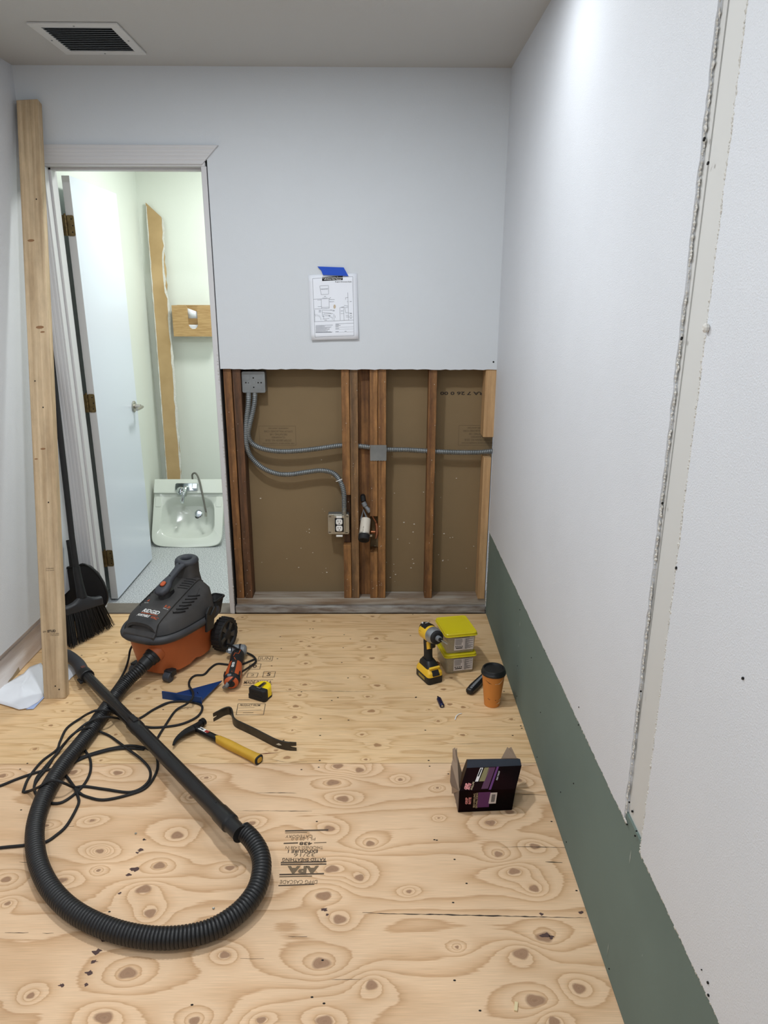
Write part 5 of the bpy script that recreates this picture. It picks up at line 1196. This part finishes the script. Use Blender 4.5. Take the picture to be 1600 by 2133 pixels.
# local: -y is forward (towards the viewer), x right
bt = obj('battery', MB().prism(rrect(.074, .112, .012, 3, 0, .005), 0, .036), M_blk, idr, bevel=.004)
obj('battery_top', MB().loft([[(x, y, .034) for x, y in rrect(.075, .113, .014, 3, 0, .005)], [(x, y, .050) for x, y in rrect(.072, .108, .014, 3, 0, .005)], [(x, y, .064) for x, y in rrect(.058, .088, .014, 3, 0, .008)]]), M_yel, bt, smooth=30)
obj('release_button', MB().box((0, 0, 0), (.034, .026, .005), Matrix.Translation((0, -.047, .050)) @ Matrix.Rotation(math.radians(52), 4, 'X')), M_blkdull, bt, bevel=.003)
obj('side_print', MB().box((-.0375, .005, .018), (.0008, .05, .012)), pm('battery_print', rgb(150, 130, 60), .6), bt)
obj('foot', MB().loft([[(x, y, .060) for x, y in rrect(.060, .090, .014, 3, 0, .008)], [(x, y, .076) for x, y in rrect(.056, .082, .016, 3, 0, .010)], [(x, y, .090) for x, y in rrect(.040, .056, .016, 3, 0, .014)]]), M_blk, idr, smooth=30)
obj('foot_trim', MB().box((0, 0, 0), (.05, .010, .012), Matrix.Translation((0, -.036, .068)) @ Matrix.Rotation(math.radians(30), 4, 'X')), M_yel, idr, bevel=.002)
hr_ = []
for z, w_, d_, yo in ((.084, .034, .046, .016), (.105, .031, .040, .018), (.140, .031, .042, .020), (.165, .034, .048, .018), (.185, .036, .056, .012)):
    hr_.append([(x, y, z) for x, y in rrect(w_, d_, .014, 4, 0, yo)])
obj('handle', MB().loft(hr_), M_blkdull, idr, smooth=40)
obj('trigger', MB().prism([(-.012, .150), (-.024, .156), (-.026, .176), (-.012, .180)], -.010, .010, YZX), M_blk, idr, bevel=.003)
obj('trigger_guard', MB().prism([(.002, .140), (-.016, .152), (-.010, .186), (.010, .186)], -.0175, .0175, YZX), M_yel, idr, bevel=.002)
def yl(prof, zc, n=24, sx_=1.0, sz_=1.0, tilt=-.10):
    Mt = Matrix.Translation((0, 0, zc)) @ Matrix.Rotation(tilt, 4, 'X')
    return MB().loft([[(math.cos(2*pi*j/n)*r*sx_, y, math.sin(2*pi*j/n)*r*sz_) for j in range(n)] for y, r in [(y_, r_*(1.08 if r_ > .014 else 1)) for y_, r_ in prof]], True, Mt)
zc = .212
obj('motor_housing', yl([(.062, .018), (.058, .026), (.045, .0315), (.0, .0325), (-.014, .032)], zc), M_yel, idr, smooth=50)
obj('top_cap', yl([(.066, .020), (.060, .028), (.040, .0335), (.004, .0345)], zc+.0035, sx_=.82, sz_=1.0), M_blk, idr, smooth=50)
nc = obj('nose_cone', yl([(-.012, .0325), (-.020, .0330), (-.040, .0295), (-.048, .026)], zc), M_silver, idr, smooth=50)
obj('nose_ring', yl([(-.046, .0275), (-.052, .0275), (-.057, .023), (-.058, .015)], zc), M_blkdull, idr, smooth=50)
obj('chuck', yl([(-.056, .0125), (-.072, .0120), (-.074, .009)], zc), M_greymid, idr, smooth=50)
obj('collar_bit', yl([(-.070, .007), (-.088, .007)], zc), M_hblk, idr, smooth=50)
obj('driver_bit', yl([(-.086, .0034), (-.108, .0034), (-.1081, .0045), (-.112, .0045), (-.1121, .003), (-.130, .003), (-.136, .0012)], zc), M_steel2, idr, smooth=50)
for q in (-.6, 1.0, 2.6):
    obj('led', MB().lathe([(.0035, 0), (.003, .0015)], 8, Matrix.Translation((0, 0, zc)) @ Matrix.Rotation(-.10, 4, 'X') @ Matrix.Translation((math.sin(q)*.0215, -.0545, math.cos(q)*.0215)) @ Matrix.Rotation(pi/2, 4, 'X')), M_white, idr)
t = text_mb('DEWALT', .012, .044, .0006); put(t, Matrix.Translation((-.0332, .016, .214)) @ Matrix(((0, 0, -1, 0), (-1, 0, 0, 0), (0, 1, 0, 0), (0, 0, 0, 1)))); obj('lettering', t, M_blk, idr, smooth=0)
obj('top_mark', MB().box((0, 0, 0), (.014, .003, .0008), Matrix.Translation((-.004, .030, zc+.0385)) @ Matrix.Rotation(-.1, 4, 'X')).box((-.014, .048, zc+.0325), (.005, .006, .006)), M_white, idr)
# screws leaning by the box
for k, (x, y) in enumerate(((911, 1395), (914, 1397))):
    c = F(x, y, 0); obj_ = obj('screw', MB().lathe([(.0008, 0), (.002, .006), (.002, .034), (.0045, .038), (.0045, .0392)], 8), M_copper)
    obj_.location = c+Vector((.0, .0, 0)); tag(obj_, ('bronze screw standing upright by the drill battery', 'second bronze screw upright, next to the lower storage box')[k], 'screw', 'bronze screws by the stacked boxes')

# ================================================================== SCREW BOXES
cth = math.radians(11); cw, cl_, chh = .133, .165, .096
cx0 = Vector((.292, 2.727, 0)); cu = Vector((math.cos(cth), math.sin(cth), 0)); cv = Vector((-math.sin(cth), math.cos(cth), 0))
cctr = cx0+cu*(cw/2)+cv*(cl_/2)
def container(z, label):
    t = thing('storage_box', label, 'storage box', (cctr.x, cctr.y, z), cth, 'yellow lidded screw boxes')
    tub = [[(x, y, zz) for x, y in rrect(cw*s, cl_*s, .012, 4)] for zz, s in ((0.0, .90), (.004, .93), (.088, 1.0))]
    inn = [[(x, y, zz) for x, y in rrect(cw*s-.004, cl_*s-.004, .010, 4)] for zz, s in ((.088, 1.0), (.006, .93), (.005, .80))]
    obj('tub', MB().loft(tub+inn, True), M_clear, t, smooth=35)
    obj('lid', MB().loft([[(x, y, zz) for x, y in rrect(cw+a, cl_+a, .014, 4)] for zz, a in ((.082, .007), (.094, .009), (.097, .004), (.0955, -.012), (.0955, -.016))]), M_ylid, t, smooth=35)
    obj('lid_lip', MB().tube([(x, y, .0835) for x, y in rrect(cw+.010, cl_+.010, .014, 4)], .0022, 6, closed=True), M_ylid, t)
    ly = -cl_*.5*.965-.0026
    lab = obj('label', MB().box((.012, 0, 0), (.086, .0008, .058), Matrix.Translation((0, ly, .044)) @ Matrix.Rotation(math.radians(4.0), 4, 'X')), M_label, t)
    mb = MB(); r = random.Random(4)
    def bar_(x0, x1, zz, h): mb.box(((x0+x1)/2+.012, -.0010, zz), (x1-x0, .0004, h), Matrix.Translation((0, ly, .044)) @ Matrix.Rotation(math.radians(4.0), 4, 'X'))
    for k in range(5): bar_(.004, .040, .025-k*.0105, .0013); bar_(.004, .020+.012*r.random(), .0215-k*.0105, .0009); bar_(.004, .012+.012*r.random(), .0185-k*.0105, .0009)
    for k in range(8): bar_(-.040, -.006-.006*r.random(), .025-k*.0038, .0008)
    for k in range(4): bar_(-.038+k*.009, -.033+k*.009, -.0105, .005)
    bar_(-.036, -.006, -.0185, .004); bar_(-.001, -.0006, 0, .056)
    obj('label_print', mb, M_printk, lab, smooth=0)
    sc = MB(); r = random.Random(9)
    for k in range(330):
        x, y, zz = r.uniform(-.050, .050), r.uniform(-.066, .066), r.uniform(.008, .054); a = r.uniform(0, 2*pi); e_ = r.uniform(-.5, .5); l_ = .012
        dv = Vector((math.cos(a)*math.cos(e_), math.sin(a)*math.cos(e_), math.sin(e_)))*l_; p = Vector((x, y, zz))
        if abs(p.x)+.012 > cw*.47 or abs(p.y)+.012 > cl_*.47: continue
        sc.tube([p-dv, p+dv*.8, p+dv], [.0012, .0016, .004], 5)
    obj('bed', MB().loft([[(x, y, zz) for x, y in rrect(cw*s-.012, cl_*s-.012, .01, 3)] for zz, s in ((.0065, .93), (.030, .94), (.044, .90))]), M_screws, t)
    stuff(obj('screws', sc, M_screws, t)); return t
container(0.0, 'lower clear storage box of screws with a yellow lid'); container(.0985, 'upper clear storage box of screws, its yellow lid facing up')
# ================================================================== COFFEE CUP
cc2 = F(1027, 1475, 0)+Vector((0, .030, 0))
cup = thing('coffee_cup', 'orange paper coffee cup with black plastic lid', 'cup', (cc2.x, cc2.y, 0))
obj('body', MB().lathe([(.028, 0), (.031, .001), (.0455, .142), (.046, .144)], 40), M_cup, cup, smooth=40)
obj('lid', MB().lathe([(.0465, .141), (.0492, .142), (.0492, .149), (.0468, .152), (.0455, .160), (.043, .164), (.0385, .164), (.036, .158), (.006, .157), (.001, .157)], 40), M_lidblk, cup, smooth=35)
def on_cup(a, z, lift=.0004):
    r_ = .0312+(.0455-.031)*z/.142+.0008+lift; return (math.cos(a)*r_, math.sin(a)*r_, z)
def cup_blob(a0, z0, pts, mat, nm='print'):
    obj(nm, MB().add([on_cup(a0+x*1.5/.04, z0+y*1.4) for x, y in pts], [tuple(range(len(pts)))]), mat, cup, smooth=0)
cup_blob(-1.05, .118, [(-.014, -.004), (.012, .010), (.016, .010), (.004, .003), (.013, .004), (-.002, -.003)], M_cupl)
cup_blob(-2.1, .118, [(-.012, .006), (0, -.002), (.008, -.003), (-.002, .0015)], M_cupd)
cup_blob(-1.75, .040, [(-.014, .003), (.012, -.001), (.012, -.003), (-.008, -.001)], M_cupd)
cup_blob(-1.0, .030, [(-.010, 0), (.008, .002), (.012, .008), (.002, .004)], M_cupl); cup_blob(-.95, .018, [(-.008, 0), (.004, .0), (.010, .006), (0, .004)], M_cupl)
# ================================================================== UTILITY KNIFE, BIT HOLDER
ka, kb = F(978, 1440, .016), F(1014, 1404, .016); kd = (kb-ka).normalized(); kL = (kb-ka).length
kn_ = thing('utility_knife', 'black utility knife with a grey side stripe behind the coffee cup', 'knife', F(990, 1430, 0))
ks = kd.cross(Vector((0, 0, 1))).normalized(); ku = ks.cross(kd)
def kring(t, a, b2):
    return [tuple(ka+kd*(kL*t)+ks*(x*a)+ku*(z*b2)) for x, z in ((1, .35), (.6, .95), (-.6, .95), (-1, .35), (-1, -.5), (-.6, -.95), (.6, -.95), (1, -.5))]
obj('handle', MB().loft([kring(-.04, .010, .008), kring(0, .016, .014), kring(.25, .019, .0165), kring(.6, .016, .016), kring(.9, .014, .015), kring(1.0, .010, .012)]), M_blk, kn_, world=True, bevel=.002)
obj('stripe', MB().loft([[tuple(ka+kd*(kL*t)+ks*x+ku*z) for x, z in ((w_, h+.0006), (-w_*.2, h+.0008), (-w_*.2, h-.003), (w_, h-.003))] for t, w_, h in ((-.02, .008, .010), (.05, .008, .0140), (.25, .0085, .0160), (.6, .007, .0158), (.92, .006, .0145))]), M_greymid, kn_, world=True)
obj('screw', disc_mb(ka+kd*(kL*.10)+ku*.0152+ks*.003, .0022, ku, 8), M_hole, kn_, world=True)
ba, bbb = F(914, 1455, .006), F(921, 1470, .0085); bdv = (bbb-ba).normalized()
bh_ = thing('bit_holder', 'small dark blue driver bit holder lying on the plywood', 'bit holder', F(918, 1465, 0))
obj('sleeve', MB().tube([ba, ba+bdv*.004, bbb, bbb+bdv*.003], [.0065, .0095, .0098, .0078], 14), pm('dark_blue_anodised', rgb(24, 32, 72), .35, .5), bh_, world=True)
obj('shank', MB().tube([ba-bdv*.016, ba-bdv*.011, ba-bdv*.010, ba], [.0032, .0032, .0042, .0035], 6), M_hblk, bh_, world=True)
obj('mouth', MB().tube([bbb+bdv*.003, bbb+bdv*.0036], [.0045, .004], 6), M_steel2, bh_, world=True)

# ================================================================== OPEN CARTON
ct = thing('carton', 'black and purple open cardboard carton with kraft flaps raised', 'carton', (.35, 1.95, 0))
p0 = Vector((.256, 1.876, .001)); p1 = Vector((.427, 1.886, .001)); m0 = B(957, 1648, 1.868); m1 = B(1074, 1643, 1.876)
q0 = B(972, 1600, 1.925); q1 = B(1086, 1595, 1.935); r0 = B(974, 1583, 1.965); r1 = B(1083, 1581, 1.972)
b0 = Vector((.262, 1.995, .001)); b1 = Vector((.432, 2.005, .001))
def quad(name, pts, mat, par=ct, th=.0018): return obj(name, MB().add([tuple(p) for p in pts], [tuple(range(len(pts)))]), mat, par, smooth=0, world=True, solid=th)
fr_ = quad('front_panel', [p0, p1, m1, m0], M_cart); up_ = quad('upper_panel', [m0, m1, q1, q0], M_cart)
quad('top_edge', [q0, q1, r1, r0], M_cartblue); quad('bottom_panel', [p0, b0, b1, p1], M_kraftin)
quad('back_panel', [b0, b1, r1+Vector((0, .02, -.012)), r0+Vector((0, .02, -.012))], M_kraftin)
f0 = B(941, 1632, 1.95); f1 = B(944, 1558, 2.0); f2 = B(948, 1558, 1.99)
quad('left_flap', [m0+Vector((-.001, 0, 0)), f1+Vector((.012, .0, -.0)), B(941, 1590, 1.96), p0+Vector((-.016, .05, .03))], M_kraftin)
quad('left_side', [p0+Vector((-.001, 0, 0)), m0+Vector((-.001, 0, 0)), B(940, 1594, 1.96), B(938, 1628, 1.95), B(950, 1668, 1.90)], pm('carton_grey_inside', rgb(120, 104, 92), .8))
quad('left_inner_flap', [B(943, 1590, 1.965), B(943, 1560, 1.995), B(948, 1557, 1.995), B(962, 1608, 1.95), B(957, 1645, 1.885)], M_kraftin)
quad('right_flap', [B(1044, 1580, 1.99), B(1057, 1556, 2.02), B(1060, 1559, 2.02), B(1065, 1556, 2.02), B(1077, 1580, 1.99)], M_kraftin)
quad('right_side', [p1+Vector((.001, 0, 0)), b1, r1, q1, m1], M_cart)
def onq(P, u_, v_, lift=.0016):   # P quad order: bl, br, tr, tl
    a = (P[0]*(1-u_)+P[1]*u_)*(1-v_)+(P[3]*(1-u_)+P[2]*u_)*v_; n_ = (P[1]-P[0]).cross(P[3]-P[0]).normalized()
    return a+n_*lift
LO = [p0, p1, m1, m0]; UP_ = [m0, m1, q1, q0]
def pat(P, u0, u1, v0, v1, mat, par, sk=0, nm='print_patch'):
    obj(nm, MB().add([tuple(onq(P, u0, v0)), tuple(onq(P, u1, v0)), tuple(onq(P, u1+sk, v1)), tuple(onq(P, u0+sk, v1))], [(0, 1, 2, 3)]), mat, par, smooth=0, world=True)
pat(LO, .34, .56, .20, .92, M_purple, fr_); pat(LO, .54, .68, .36, .88, M_label, fr_); pat(UP_, .38, .50, .05, .98, M_purple2, up_, .03); pat(UP_, .52, .56, .0, 1.0, M_purple, up_, .03)
pat(UP_, .30, .40, .38, .98, M_olive, up_, .03); pat(UP_, .23, .285, .38, .98, M_label, up_, .02); pat(UP_, .245, .27, .60, .95, M_hole, up_, .02)
pat(LO, .59, .65, .44, .80, M_olive, fr_); 
bc = MB()
for k in range(7):
    u_ = .588+.0095*k; bc.add([tuple(onq(LO, u_, .44, .0022)), tuple(onq(LO, u_+.005, .44, .0022)), tuple(onq(LO, u_+.005, .80, .0022)), tuple(onq(LO, u_, .80, .0022))], [(0, 1, 2, 3)])
obj('barcode', bc, M_hole, fr_, smooth=0, world=True)
def ctext(P, s, u_, v_, w_, h, mat, par, bold=0):
    t = text_mb(s, h*1.3, w_, bold); xd = (P[3]-P[0]); yd = -(P[1]-P[0]); c = onq(P, u_, v_, .0024)
    put(t, frame(c, xd, yd)); obj('lettering', t, mat, par, smooth=0, world=True)
ctext(LO, 'GRIP', .14, .55, .028, .008, M_pink, fr_, .0006); ctext(LO, 'RITE', .20, .55, .028, .008, M_pink, fr_, .0006)
ctext(UP_, 'GRIP', .10, .18, .020, .009, M_pink, up_, .0008); ctext(UP_, 'RITE', .15, .18, .020, .009, M_pink, up_, .0008)
ctext(LO, 'SELF-DRILLING', .28, .55, .058, .007, M_cupl, fr_); ctext(LO, 'DRYWALL SCREWS', .325, .55, .062, .006, M_cupl, fr_)
ctext(UP_, 'PHILLIPS', .21, .20, .026, .006, M_cupl, up_); ctext(UP_, 'FINE THREAD', .62, .6, .030, .005, M_label, up_)
